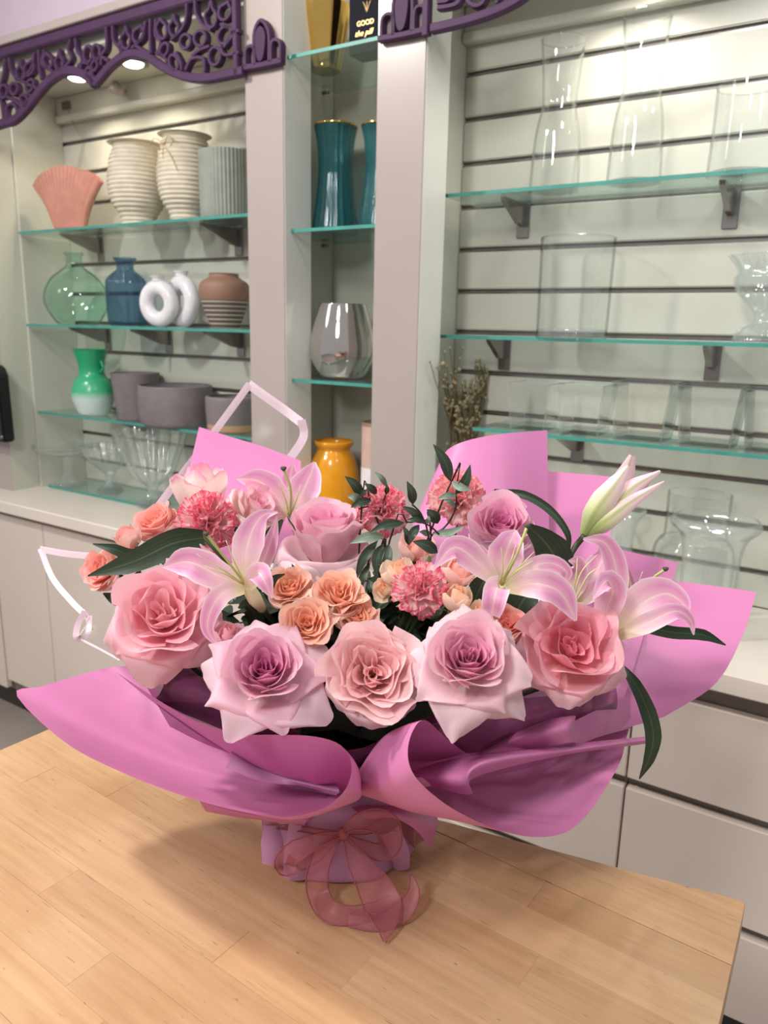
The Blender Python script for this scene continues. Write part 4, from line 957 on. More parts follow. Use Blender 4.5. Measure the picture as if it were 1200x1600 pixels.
P_peach = petal_mat('peach_spray_petal', srgb(251, 188, 156), srgb(253, 210, 190), srgb(253, 228, 216), srgb(252, 210, 178))
P_pchpk = petal_mat('peach_pink_spray_petal', srgb(250, 170, 154), srgb(252, 194, 186), srgb(252, 216, 208), srgb(252, 208, 182))
P_crpch = petal_mat('cream_peach_bud_petal', srgb(251, 206, 172), srgb(252, 218, 192), srgb(252, 230, 210), srgb(246, 232, 200))
P_carn = petal_mat('carnation_petal', srgb(250, 196, 204), srgb(252, 222, 224), srgb(253, 240, 240), srgb(250, 210, 214), edge=srgb(240, 104, 134), edge_pos=.98, streak=.45, trans=.45)
P_carn2 = petal_mat('pale_carnation_petal', srgb(250, 196, 194), srgb(252, 224, 218), srgb(253, 242, 240), srgb(252, 222, 208), edge=srgb(244, 136, 158), edge_pos=1.02, streak=.3, trans=.45)
def lily_mat():
    m, nt, out = newmat('lily_tepal')
    a = N(nt, 'ShaderNodeAttribute', attribute_name='pc'); sp = N(nt, 'ShaderNodeSeparateXYZ'); nt.links.new(a.outputs['Vector'], sp.inputs[0]); U, V, A = sp.outputs
    ab = math_n(nt, 'ABSOLUTE', math_n(nt, 'SUBTRACT', math_n(nt, 'MULTIPLY', U, 2), 1))
    r = ramp(nt, [(0, srgb(246, 222, 218)), (.10, srgb(236, 178, 204)), (.55, srgb(228, 156, 200)), (.86, srgb(240, 192, 220)), (1, srgb(252, 236, 244))]); nt.links.new(ab, r.inputs[0])
    rv = ramp(nt, [(0, srgb(226, 226, 170)), (.22, srgb(250, 234, 226))]); nt.links.new(V, rv.inputs[0])
    fv = ramp(nt, [(.05, (1, 1, 1, 1)), (.5, (0, 0, 0, 1))]); nt.links.new(V, fv.inputs[0])
    c = mixc(nt, fv.outputs[0], r.outputs[0], rv.outputs[0])
    tp = ramp(nt, [(.82, (0, 0, 0, 1)), (1, (.6, .6, .6, 1))]); nt.links.new(V, tp.inputs[0]); c = mixc(nt, tp.outputs[0], c, srgb(250, 226, 238))
    cb = N(nt, 'ShaderNodeCombineXYZ'); nt.links.new(math_n(nt, 'MULTIPLY', U, 30), cb.inputs[0]); nt.links.new(math_n(nt, 'MULTIPLY', V, 2), cb.inputs[1])
    no = N(nt, 'ShaderNodeTexNoise'); setin(no, Scale=1.0, Detail=2.0); nt.links.new(cb.outputs[0], no.inputs['Vector'])
    vr = ramp(nt, [(.3, (.91, .82, .88, 1)), (.6, (1, 1, 1, 1))]); nt.links.new(no.outputs[0], vr.inputs[0]); c = mixc(nt, .6, c, mixc(nt, 1.0, c, vr.outputs[0], 'MULTIPLY'))
    p = N(nt, 'ShaderNodeBsdfPrincipled'); setin(p, Roughness=.42); nt.links.new(c, p.inputs['Base Color']); p.inputs['Specular IOR Level'].default_value = .35
    b = N(nt, 'ShaderNodeBump'); setin(b, Strength=.3, Distance=.001); nt.links.new(no.outputs[0], b.inputs['Height']); nt.links.new(b.outputs[0], p.inputs['Normal'])
    tr = N(nt, 'ShaderNodeBsdfTranslucent'); nt.links.new(c, tr.inputs[0]); mx = N(nt, 'ShaderNodeMixShader'); mx.inputs[0].default_value = .28
    nt.links.new(p.outputs[0], mx.inputs[1]); nt.links.new(tr.outputs[0], mx.inputs[2]); nt.links.new(mx.outputs[0], out.inputs[0]); return m
M_lily = lily_mat()
def leaf_mat(name, col, vein):
    m, nt, out = newmat(name)
    a = N(nt, 'ShaderNodeAttribute', attribute_name='pc'); sp = N(nt, 'ShaderNodeSeparateXYZ'); nt.links.new(a.outputs['Vector'], sp.inputs[0]); U, V, A = sp.outputs
    wv = math_n(nt, 'SINE', math_n(nt, 'MULTIPLY', U, 44)); r = ramp(nt, [(.3, tuple(x * .78 for x in col[:3]) + (1,)), (.9, col)]); nt.links.new(math_n(nt, 'ADD', math_n(nt, 'MULTIPLY', wv, .5), .5), r.inputs[0])
    ab = math_n(nt, 'ABSOLUTE', math_n(nt, 'SUBTRACT', U, .5)); rr = ramp(nt, [(.015, (1, 1, 1, 1)), (.04, (0, 0, 0, 1))]); nt.links.new(ab, rr.inputs[0])
    c = mixc(nt, math_n(nt, 'MULTIPLY', rr.outputs[0], .6), r.outputs[0], vein)
    p = N(nt, 'ShaderNodeBsdfPrincipled'); setin(p, Roughness=.42); nt.links.new(c, p.inputs['Base Color']); p.inputs['Specular IOR Level'].default_value = .4
    nt.links.new(p.outputs[0], out.inputs[0]); return m
M_leaf = leaf_mat('dark_lily_leaf', srgb(46, 66, 46), srgb(82, 104, 70)); M_sprig = leaf_mat('sprig_leaf', srgb(58, 76, 62), srgb(96, 114, 96)); M_pale = leaf_mat('pale_sprig_leaf', srgb(138, 160, 142), srgb(160, 178, 160))
M_sepal = leaf_mat('green_sepal', srgb(96, 112, 62), srgb(120, 134, 80)); M_fil = plain('lily_filament', srgb(220, 222, 160), .5); M_pist = plain('lily_pistil', srgb(196, 206, 128), .5); M_stig = plain('lily_stigma', srgb(70, 74, 56), .7)

def frame(f, roll=0.0, upref=Vector((0, 0, 1))):
    z = f.normalized(); x = upref.cross(z)
    if x.length < .1: x = Vector((1, 0, 0))
    x.normalize(); y = z.cross(x)
    R = Matrix((x, y, z)).transposed(); return R @ Matrix.Rotation(roll, 3, 'Z')
def facing(c, right, up, toward):
    tw = (CAM - c).normalized(); rt = Vector((0, 0, 1)).cross(tw).normalized(); u = tw.cross(rt)
    return (rt * right + u * up + tw * toward).normalized()
def petal_obj(fn, mat, parent, R, c, age, nu=8, nv=8):
    vs, pc, fs = [], [], []
    for j in range(nv + 1):
        for i in range(nu + 1):
            u, v = 2 * i / nu - 1, j / nv; p = fn(u, v); vs.append(c + R @ Vector(p)); pc.append(((u + 1) / 2, v, age))
    for j in range(nv):
        for i in range(nu):
            a = j * (nu + 1) + i; fs.append((a, a + 1, a + nu + 2, a + nu + 1))
    o = mesh('petal', vs, fs, mat, True, pc=pc); put(o, parent); return o
def flower_stem(t, c, f, r=.0026, back=.03, mat=None):
    a = c - f * back; tgt = PC + Vector((random.uniform(-.03, .03), random.uniform(-.03, .03), .11))
    put(tube('stem', [a, a - f * .03 + Vector((0, 0, -.012)), a.lerp(tgt, .6) + Vector((0, 0, -.02)), tgt], [r, r], mat or M_stem, None, 10, 6), t)

def rose(name, label, cat, px, py, Y, Rpx, fac, mat, seed=0, rc=.50, hc=.62, n_in=20, n_out=8, point=.8, droop=.35, roll=0, group='garden roses', swirl=.5, ruffle=.035, open_=1.0, layers=2, sepals=False, cup_in=.18, close=0.0):
    rnd = random.Random(seed); c = at(px, py, Y); S = Rpx * mpp(c); f = facing(c, *fac); R = frame(f, roll)
    t = empty(name, c, label, cat, group)
    GA = radians(137.5)
    # inner cup: petals wound one round the other
    for i in range(n_in):
        tt = i / max(1, n_in - 1)
        th0 = i * GA + rnd.uniform(-.25, .25)
        rt = rc * (.03 + .97 * tt ** .85) * open_ * rnd.uniform(.95, 1.05)
        zt = hc * (.5 - cup_in * (1 - tt) ** 1.5 - .10 * tt ** 3) + rnd.uniform(-.025, .025)
        zb = -hc * .55
        Wd = 1.75 - 1.0 * tt
        ph = rnd.uniform(0, 6.28); sw = swirl * rnd.choice((1, 1, .6)); lip = .05 + .16 * tt ** 2; rf = ruffle * rnd.uniform(.6, 1.4); tip = rnd.uniform(-.02, .05) * (1 if tt > .3 else .3)
        def fn(u, v, th0=th0, rt=rt, zt=zt, Wd=Wd, ph=ph, sw=sw, lip=lip, rf=rf, tip=tip, tt=tt):
            vv = v * (1 - .20 * abs(u) ** 3)
            r = rt * (sin(min(1.0, .12 + vv * 1.0) * pi / 2) ** .9)
            r *= 1 + .22 * sw * u * (.4 + .6 * tt)
            r *= 1 - close * max(0, (vv - .5) / .5) ** 1.4
            if v > .72: r += (1 - min(1, close * 2)) * lip * rc * ((v - .72) / .28) ** 2
            r += rf * rc * 2.2 * sin(u * 4.2 + ph) * v ** 3
            z = zb + (zt - zb) * vv + rf * .7 * sin(u * 6.1 + ph * 2) * v ** 4 + tip * max(0, 1 - abs(u) * 1.4) * v ** 6
            a = th0 + u * Wd
            return (r * cos(a) * S, r * sin(a) * S, z * S)
        petal_obj(fn, mat, t, R, c, .02 + .55 * tt, 12, 10)
    # guard petals: bent outwards, edges rolled, pointed tips
    per = max(1, n_out // layers); idx = 0
    for L in range(layers):
        lf = (L + 1) / layers
        for k_ in range(per if L < layers - 1 else n_out - per * (layers - 1)):
            cnt = per if L < layers - 1 else n_out - per * (layers - 1)
            th0 = 2 * pi * (k_ + .5 * L) / cnt + rnd.uniform(-.2, .2) + roll
            rtip = (rc + (1 - rc) * (.45 + .55 * lf)) * rnd.uniform(.92, 1.08); zt = -droop * (.35 + .65 * lf) * rnd.uniform(.75, 1.25) + (.12 if L == 0 else 0)
            wmax = (.58 + .16 * lf) * rnd.uniform(.9, 1.12); ph = rnd.uniform(0, 6.28); pt = point * rnd.uniform(.75, 1.1); curl = rnd.uniform(.5, 1.2); tw = rnd.uniform(-.14, .14)
            P0, P1, P2, P3 = (.06, -hc * .62), (rc * 1.25, -hc * .45), (rc * 1.08 + .05 * lf, hc * (.34 - .16 * lf)), (rtip, zt)
            def fn(u, v, th0=th0, P0=P0, P1=P1, P2=P2, P3=P3, wmax=wmax, ph=ph, pt=pt, curl=curl, tw=tw, rtip=rtip):
                vv = v * (1 - .13 * pt * abs(u) ** 1.6 * v)
                b = 1 - vv
                r = b ** 3 * P0[0] + 3 * b * b * vv * P1[0] + 3 * b * vv * vv * P2[0] + vv ** 3 * P3[0]
                z = b ** 3 * P0[1] + 3 * b * b * vv * P1[1] + 3 * b * vv * vv * P2[1] + vv ** 3 * P3[1]
                wd = wmax * (min(1, v * 1.35 + .12) ** .65)
                if v > .66: wd *= 1 - (.36 + .50 * pt) * ((v - .66) / .34) ** (1.25 + .5 * (1 - pt))
                x = wd * u; a = th0 + x / max(r, rc * .95) + tw * v * v
                z -= curl * .17 * abs(u) ** 2.2 * v ** 1.6 * (1 if v < .999 else 1)
                r -= .05 * curl * u * u * v
                z += .028 * sin(u * 5 + ph) * v * v + .018 * sin(v * 7 + u * 3 + ph) * v
                r += .018 * sin(u * 7 + ph) * v ** 3
                return (r * cos(a) * S, r * sin(a) * S, z * S)
            petal_obj(fn, mat, t, R, c, .62 + .38 * lf, 14, 12)
    if sepals:
        for k_ in range(5):
            a = 2 * pi * k_ / 5 + .3; d = Vector((cos(a), sin(a), 0)); b0 = Vector((0, 0, -hc * .62))
            pts = [c + R @ ((b0 + d * .03) * S), c + R @ ((b0 + d * rc * .75 + Vector((0, 0, .02))) * S), c + R @ ((b0 + d * rc * 1.0 + Vector((0, 0, .30))) * S)]
            put(blade('sepal', pts, [.05 * S, .13 * S, .09 * S, .004 * S], M_sepal, None, n=7, m=4, cup=.3, hint=-(R @ d)), t)
    flower_stem(t, c, f, back=hc * .6 * S)
    return t

big = 'rose'
rose('garden_rose', 'coral pink open rose at the far left front, by the clear film', big, 254, 958, .655, 100, (-.10, .42, .88), P_coral, 3, rc=.64, hc=.70, n_in=17, n_out=10, point=.7, droop=.75, open_=1.08, ruffle=.05, cup_in=.24)
rose('garden_rose', 'lilac pink rose with tight magenta spiral centre and pointed guard petals, left front', big, 414, 1048, .595, 116, (-.02, .40, .9), P_lilac, 8, rc=.44, hc=.66, n_in=24, n_out=10, point=.95, droop=.50, cup_in=.20)
rose('garden_rose', 'ruffled rosy pink rose in the middle of the front row', big, 582, 1048, .60, 80, (.03, .26, .95), P_rosy, 21, rc=.78, hc=.80, n_in=24, n_out=11, point=.25, droop=.45, ruffle=.075, open_=1.1, cup_in=.12)
rose('garden_rose', 'pale pink rose with neat layered cup and spread white pointed petals, right of the middle', big, 732, 1030, .585, 114, (.02, .42, .9), P_blush, 14, rc=.47, hc=.70, n_in=26, n_out=10, point=.95, droop=.50, cup_in=.17)
rose('garden_rose', 'deep coral pink loose rose at the right front, tall paper behind', big, 893, 1010, .635, 92, (.12, .36, .9), P_deep, 31, rc=.66, hc=.85, n_in=15, n_out=11, point=.6, droop=.42, ruffle=.06, open_=1.1, cup_in=.26)
rose('garden_rose', 'blush rose seen from the side with drooping white outer petals, upper centre', big, 507, 838, .80, 88, (0, .90, .42), P_blush, 5, rc=.62, hc=1.02, n_in=22, n_out=9, point=.5, droop=.75, cup_in=.12)
rose('garden_rose', 'cream white rose bud with pink edges in front of the upper left paper', big, 312, 762, .86, 50, (-.10, 1.0, .12), P_cream, 9, rc=.72, hc=1.55, n_in=9, n_out=4, point=.5, droop=-.35, layers=1, cup_in=.03, ruffle=.02, close=.5)
rose('garden_rose', 'mauve pink half open rose below the pale carnation, upper right', big, 782, 822, .79, 56, (.05, .66, .75), P_lilac, 17, rc=.80, hc=.95, n_in=20, n_out=8, point=.5, droop=.20, cup_in=.22)
rose('garden_rose', 'cream petalled rose lying behind the striped carnation and the back lily', big, 400, 792, .83, 50, (.45, .62, .5), P_cream, 29, rc=.66, hc=.9, n_in=10, n_out=7, point=.6, droop=.45, cup_in=.2)
sg = 'spray roses'
sr = dict(rc=.80, hc=.72, n_in=19, n_out=9, point=.35, droop=.25, group=sg, ruffle=.05, sepals=True)
rose('spray_rose', 'peach spray rose at the upper left of the central cluster of four', big, 452, 917, .69, 40, (-.22, .58, .76), P_peach, 41, **sr)
rose('spray_rose', 'peach spray rose at the upper right of the central cluster of four', big, 529, 926, .675, 46, (.12, .62, .75), P_peach, 42, **sr)
rose('spray_rose', 'fully open peach spray rose with golden heart, lowest left of the central cluster', big, 480, 972, .645, 44, (-.05, .34, .92), P_peach, 43, **dict(sr, cup_in=.3, open_=1.05))
rose('spray_rose', 'deep peach spray rose half hidden at the lower right of the central cluster', big, 557, 962, .665, 36, (.2, .5, .8), P_peach, 44, **sr)
rose('spray_rose', 'coral spray rose facing left beside the white bordered film', big, 158, 890, .74, 36, (-.74, .25, .55), P_pchpk, 45, **dict(sr, hc=.9))
rose('spray_rose', 'coral spray rose turned up between the left leaf and the striped carnation', big, 243, 815, .79, 36, (-.45, .72, .5), P_pchpk, 46, **dict(sr, hc=.9))
rose('spray_rose', 'small coral spray rose under the white lily tepal at right of centre', big, 792, 975, .665, 33, (.05, .5, .85), P_pchpk, 47, **sr)
bd = dict(rc=.85, hc=1.55, n_in=9, n_out=4, point=.4, droop=-.35, layers=1, group='rose buds', sepals=True, cup_in=.05, ruffle=.03, close=.35)
rose('rose_bud', 'small peach bud with a green sepal above the left leaf', big, 201, 838, .765, 22, (-.35, .9, .2), P_pchpk, 51, **bd)
rose('rose_bud', 'cream peach bud left of the central striped carnation', big, 622, 895, .70, 30, (-.1, .86, .45), P_crpch, 52, **dict(bd, hc=1.2))
rose('rose_bud', 'open cream petalled bud at the lower left of the central striped carnation', big, 602, 918, .705, 26, (-.5, .4, .7), P_crpch, 53, **dict(bd, hc=1.0, droop=.2))
rose('rose_bud', 'pink bud standing behind the small green bud, upper middle', big, 652, 858, .76, 32, (.15, .85, .4), P_pchpk, 54, **dict(bd, hc=1.1))
rose('rose_bud', 'plump peach pink bud under the left tepal of the large right lily', big, 715, 892, .69, 30, (.3, .8, .5), P_pchpk, 55, **dict(bd, hc=1.25))
rose('rose_bud', 'pale peach bud just right of the central striped carnation', big, 714, 934, .665, 26, (.15, .85, .5), P_crpch, 56, **dict(bd, hc=1.5))
rose('rose_bud', 'pale peach bud between the big right lily and the pale pink rose', big, 750, 958, .655, 22, (0, .8, .6), P_crpch, 57, **dict(bd, hc=1.3))
rose('rose_bud', 'pink bud peeping out beside the curled lower tepal of the left lily', big, 358, 992, .655, 26, (.2, .7, .6), P_coral, 58, **dict(bd, hc=1.2))

def carnation(label, px, py, Y, Rpx, fac, mat, seed, n=34, spread=.5):
    rnd = random.Random(seed); c = at(px, py, Y); S = Rpx * mpp(c); f = facing(c, *fac); R = frame(f)
    t = empty('carnation', c, label, 'carnation', 'striped carnations')
    for i in range(n):
        tt = (i + .5) / n
        pol = radians(6 + 98 * tt ** .8) * rnd.uniform(.82, 1.15); az = i * radians(137.5)
        d = Vector((sin(pol) * cos(az), sin(pol) * sin(az), cos(pol)))
        side = Vector((-sin(az), cos(az), 0)); nrm = d.cross(side)
        ra = rnd.uniform(-1.5, 1.5) * (1 - tt * .75); side, nrm = side * cos(ra) + nrm * sin(ra), nrm * cos(ra) - side * sin(ra)
        L = (.62 + .42 * tt) * rnd.uniform(.86, 1.08); wd = (.40 + .22 * tt) * rnd.uniform(.9, 1.15); p1, p2_, p3 = (rnd.uniform(0, 6.28) for _ in range(3)); am = .15 * (1.2 - .5 * tt); bend = rnd.uniform(.05, .28) * (.4 + tt)
        b0 = Vector((0, 0, -.30))
        def fn(u, v):
            w_ = wd * (.14 + .86 * v ** 1.2)
            l = L * v * (1 - .18 * abs(u) ** 2.2) * (1 + .035 * sin(u * 19 + p3) * v ** 5)
            q = b0 * (1 - v) + d * l * 1.0 + side * w_ * u + nrm * (am * v * v * sin(u * 5 + p1) + am * .45 * v ** 3 * sin(u * 12 + p2_) + bend * v * v * .6 * (-1))
            return q * S
        petal_obj(fn, mat, t, R, c, .1 + .9 * tt * rnd.uniform(.8, 1), 14, 7)
    b = c + R @ Vector((0, 0, -.30 * S))
    lathe_mesh('calyx', [(.02 * S, -.62 * S), (.16 * S, -.56 * S), (.22 * S, -.2 * S), (.27 * S, .04 * S)], M_stem, 14, parent=t, closed_top=True).location = R @ Vector((0, 0, -.32 * S))
    t.children[-1].rotation_euler = R.to_euler()
    flower_stem(t, c, f, back=.8 * S)
carnation('pink striped carnation at upper left beneath the cream rose bud', 324, 815, .80, 55, (-.05, .45, .85), P_carn, 1)
carnation('pink striped carnation at top centre among the dark sprigs', 598, 796, .81, 45, (-.05, .5, .85), P_carn, 2)
carnation('pale carnation with pink rims below the tall leaf, upper right', 716, 778, .85, 50, (.05, .55, .8), P_carn2, 3)
carnation('coral striped carnation in the very middle of the bouquet', 657, 920, .675, 46, (.08, .42, .9), P_carn, 4)

def lily(label, thr, Y, tepals, pistil=None, fils=(), tube_=None, group='pink lilies'):
    c = at(thr[0], thr[1], Y); q = mpp(c); t = empty('lily', c, label, 'lily', group)
    for k_, (pts, ws) in enumerate(tepals):
        P = [at(x, y, Y + dy) for x, y, dy in pts]
        put(blade('tepal', P, [x * q for x in ws], M_lily, None, n=18, m=10, cup=.28, wave=.07, wf=2.2, seed=k_ * 1.7), t)
    if pistil:
        P = [at(x, y, Y + dy) for x, y, dy in pistil]
        o = tube('pistil', P, [2.0 * q, 1.9 * q, 2.3 * q], M_pist, t, 12, 8)
        bm = bmesh.new(); e = P[-1]; bmesh.ops.create_uvsphere(bm, u_segments=10, v_segments=7, radius=4.2 * q, matrix=Matrix.Translation(e) @ Matrix.Diagonal((1.1, 1, .85, 1)))
        for v_ in bm.verts: v_.co += (v_.co - e) * .12 * sin(3 * atan2((v_.co - e).z, (v_.co - e).x))
        s = from_bm('stigma', bm, M_stig, None, True); put(s, o)
    for pts in fils:
        tube('filament', [at(x, y, Y + dy) for x, y, dy in pts], [1.5 * q, 1.2 * q, .5 * q], M_fil, t, 10, 6)
    if tube_:
        P = [at(x, y, Y + dy) for x, y, dy in tube_[0]]
        tube('flower_tube', P, [r * q for r in tube_[1]], M_lily_base, t, 10, 10)
        e = P[-1]
    else: e = c + (c - CAM).normalized() * .02
    tgt = PC + Vector((random.uniform(-.02, .02), random.uniform(-.02, .02), .11))
    put(tube('stem', [e, e.lerp(tgt, .3) + Vector((0, .01, .01)), tgt], [.003, .003], M_stem, None, 10, 6), t)
M_lily_base = plain('lily_flower_tube', srgb(222, 222, 176), .5, var=.05)
lily('pink lily at left with the long pale pistil reaching over the dark leaf', (380, 912), .655, [
    ([(380, 912, .0), (384, 868, -.005), (393, 832, .0), (410, 806, .005), (434, 800, .0)], [6, 20, 25, 18, 9, 1]),
    ([(392, 914, .01), (410, 880, .012), (425, 840, .01), (433, 806, .005)], [5, 13, 14, 8, 1]),
    ([(375, 916, -.01), (340, 899, -.02), (295, 878, -.02), (254, 886, -.005)], [6, 20, 26, 20, 1]),
    ([(370, 908, .03), (340, 880, .03), (312, 850, .02)], [5, 9, 7, 1]),
    ([(388, 920, -.015), (402, 896, -.03), (412, 906, -.04), (425, 935, -.04)], [5, 16, 17, 12, 1]),
    ([(382, 922, -.02), (352, 925, -.03), (332, 948, -.035), (324, 982, -.035), (341, 1012, -.03)], [6, 14, 16, 13, 8, 1])],
    [(384, 914, -.01), (352, 872, -.035), (322, 834, -.05)], [[(382, 914, -.01), (345, 888, -.03), (307, 866, -.04)], [(384, 912, -.01), (366, 878, -.03), (353, 844, -.035)], [(381, 914, -.01), (348, 895, -.035), (318, 884, -.04)]],
    ([(384, 912, 0), (398, 935, .01), (410, 952, .03)], [9, 12, 7]))
lily('pink lily at the back left in front of the mustard vase', (452, 806), .86, [
    ([(450, 806, 0), (430, 775, -.01), (405, 752, -.01), (370, 748, -.01)], [5, 20, 24, 17, 1]),
    ([(456, 806, 0), (470, 775, 0), (484, 745, .01), (492, 722, .02)], [6, 22, 25, 16, 2]),
    ([(452, 800, .02), (452, 760, .03), (458, 722, .03)], [5, 14, 14, 1]),
    ([(446, 810, -.01), (420, 800, -.02), (396, 806, -.02)], [5, 14, 12, 1])],
    [(453, 806, -.01), (454, 765, -.03), (443, 732, -.04)], [[(451, 804, -.01), (446, 780, -.02), (436, 758, -.03)], [(455, 804, -.01), (463, 780, -.02), (470, 758, -.02)]])
lily('large pink lily at right of centre facing forward with a white front tepal', (782, 915), .64, [
    ([(778, 912, .0), (745, 878, -.01), (710, 855, -.015), (678, 888, -.02)], [6, 17, 22, 16, 1]),
    ([(776, 905, .03), (752, 868, .03), (728, 850, .02)], [6, 13, 13, 2]),
    ([(783, 912, .02), (788, 875, .015), (797, 848, .01), (806, 828, .02)], [7, 24, 29, 19, 2]),
    ([(792, 914, .005), (830, 886, -.01), (862, 880, -.01), (885, 894, -.01), (880, 914, -.005)], [5, 12, 14, 12, 8, 1]),
    ([(792, 920, -.015), (835, 912, -.035), (875, 926, -.04), (900, 970, -.035)], [6, 20, 23, 18, 2]),
    ([(781, 916, -.015), (777, 918, -.035), (772, 938, -.045), (768, 962, -.04)], [9, 17, 19, 17, 12])],
    [(783, 914, -.01), (805, 872, -.03), (824, 822, -.03)], [[(781, 912, -.01), (786, 885, -.025), (783, 856, -.03)], [(785, 912, -.01), (812, 885, -.03), (835, 862, -.03)], [(786, 914, -.01), (808, 892, -.03), (833, 876, -.03)], [(782, 912, -.01), (797, 880, -.03), (806, 852, -.03)]],
    ([(782, 914, 0), (780, 935, .02), (770, 955, .04)], [8, 10, 6]))
lily('pink lily half hidden behind the right front lily, white curled tip at left', (892, 940), .73, [
    ([(890, 942, 0), (900, 905, 0), (902, 880, -.01), (888, 876, -.015)], [6, 18, 16, 10, 1]),
    ([(898, 944, 0), (925, 905, .01), (942, 870, .02), (938, 850, .02)], [6, 20, 22, 14, 2]),
    ([(888, 944, .01), (884, 910, .02), (888, 880, .03)], [6, 14, 14, 1]),
    ([(905, 944, .0), (935, 918, -.005), (955, 905, -.0)], [6, 14, 14, 1])],
    None, [[(896, 940, -.01), (908, 895, -.02), (934, 866, -.02)], [(898, 940, -.01), (918, 900, -.02), (938, 886, -.02)], [(893, 940, -.01), (900, 900, -.02), (902, 872, -.02)]])
lily('pink lily at far right opening towards the right wing, with dark tipped pistil', (962, 985), .67, [
    ([(958, 985, .01), (962, 935, .02), (962, 885, .02), (945, 848, .015), (911, 842, .01)], [6, 16, 19, 17, 12, 2]),
    ([(952, 990, -.01), (948, 955, -.02), (957, 925, -.03), (948, 907, -.04), (926, 936, -.05)], [7, 18, 21, 20, 14, 1]),
    ([(962, 990, -.005), (995, 950, -.01), (1036, 928, -.01), (1064, 940, -.015), (1076, 962, -.02)], [7, 28, 32, 20, 12, 1]),
    ([(962, 996, -.015), (1015, 972, -.03), (1055, 955, -.03), (1078, 968, -.03), (1084, 992, -.03)], [6, 15, 14, 10, 6, 1]),
    ([(965, 980, .03), (985, 940, .04), (982, 905, .04), (976, 880, .035)], [6, 14, 13, 7, 1]),
    ([(968, 984, .02), (1010, 935, .03), (1040, 920, .03)], [6, 16, 13, 1])],
    [(966, 978, .0), (1008, 915, .01), (1040, 889, .0)], [[(964, 975, .01), (985, 925, .02), (983, 900, .02)], [(966, 976, .01), (992, 925, .02), (1004, 893, .015)]],
    ([(963, 982, 0), (955, 998, .01), (945, 1010, .02)], [10, 11, 6]))
def lily_bud():
    Y = .80; c = at(912, 836, Y); q = mpp(c); t = empty('lily_bud', c, 'half open green and pink lily bud rising at upper right', 'lily')
    m, nt, out = newmat('lily_bud_tepal'); a = N(nt, 'ShaderNodeAttribute', attribute_name='pc'); sp = N(nt, 'ShaderNodeSeparateXYZ'); nt.links.new(a.outputs['Vector'], sp.inputs[0]); U, V, A = sp.outputs
    ab = math_n(nt, 'ABSOLUTE', math_n(nt, 'SUBTRACT', math_n(nt, 'MULTIPLY', U, 2), 1)); rv = ramp(nt, [(0, srgb(150, 176, 92)), (.35, srgb(206, 214, 160)), (.7, srgb(236, 206, 210)), (1, srgb(240, 200, 216))]); nt.links.new(V, rv.inputs[0])
    ru = ramp(nt, [(.08, (1, 1, 1, 1)), (.3, (0, 0, 0, 1))]); nt.links.new(ab, ru.inputs[0]); c_ = mixc(nt, math_n(nt, 'MULTIPLY', ru.outputs[0], .7), rv.outputs[0], srgb(160, 178, 96))
    re = ramp(nt, [(.7, (0, 0, 0, 1)), (1, (1, 1, 1, 1))]); nt.links.new(ab, re.inputs[0]); c_ = mixc(nt, math_n(nt, 'MULTIPLY', re.outputs[0], .5), c_, srgb(232, 186, 214))
    p = N(nt, 'ShaderNodeBsdfPrincipled'); setin(p, Roughness=.45); nt.links.new(c_, p.inputs[0]); nt.links.new(p.outputs[0], out.inputs[0])
    for k_, (pts, ws) in enumerate([([(910, 838, 0), (930, 800, -.012), (958, 762, -.014), (982, 728, -.01)], [5, 17, 19, 13, 3]), ([(914, 838, .004), (948, 806, -.008), (985, 765, -.008), (1032, 736, 0)], [5, 16, 18, 12, 2]), ([(912, 839, .003), (945, 815, -.014), (985, 785, -.014), (1038, 752, -.008)], [5, 15, 15, 9, 1]),
                                    ([(912, 836, .016), (940, 795, .02), (972, 752, .016), (988, 712, .01)], [5, 16, 19, 14, 5]), ([(915, 838, .016), (955, 800, .02), (990, 765, .015), (1025, 740, .008)], [5, 15, 17, 12, 1])]):
        put(blade('tepal', [at(x, y, Y + dy) for x, y, dy in pts], [x * q for x in ws], m, None, n=16, m=8, cup=-.45, seed=k_), t)
    tube('stem', [at(914, 836, Y), at(898, 856, Y), at(886, 885, .79), at(884, 940, .78), PC + Vector((.02, 0, .10))], [5 * q, 4.5 * q, 4.5 * q, 3 * q], M_stem, t, 20, 8)
lily_bud()

# dark lily leaves
def leaf(label, pts, ws, base=None, cup=.18, mat=None, wave=.03):
    P = [at(*p) for p in pts]; q = mpp(P[0]); t = empty('lily_leaf', P[0], label, 'leaf', 'dark lily leaves')
    put(blade('leaf_blade', P, [x * q for x in ws], mat or M_leaf, None, n=20, m=8, cup=cup, wave=wave), t)
    tgt = PC + Vector((random.uniform(-.03, .03), random.uniform(-.02, .02), .11))
    put(tube('leaf_stalk', [P[0], P[0].lerp(tgt, .4) + Vector((0, .02, 0)), tgt], [.002, .0026], M_stem, None, 8, 6), t)
leaf('broad dark green leaf pointing left across the coral spray rose', [(318, 840, .74), (270, 849, .715), (212, 876, .70), (137, 900, .69)], [12, 21, 20, 15, 1])
leaf('short dark leaf tip above the broad left leaf', [(250, 875, .745), (205, 868, .735), (178, 858, .73), (145, 850, .73)], [8, 10, 8, 1])
leaf('dark leaf tip under the coral spray rose at far left', [(225, 905, .74), (200, 925, .735), (182, 935, .735), (161, 927, .735)], [16, 16, 12, 1])
leaf('wide olive leaf with curled top behind the large right lily', [(878, 905, .755), (868, 872, .75), (850, 845, .745), (824, 822, .735)], [14, 26, 27, 17, 6], cup=.12)
leaf('thin dark leaf arching up and over to the stem of the lily bud', [(889, 862, .80), (886, 832, .80), (858, 796, .81), (818, 773, .82), (772, 768, .83)], [2, 5, 6.5, 6.5, 4], cup=.3)
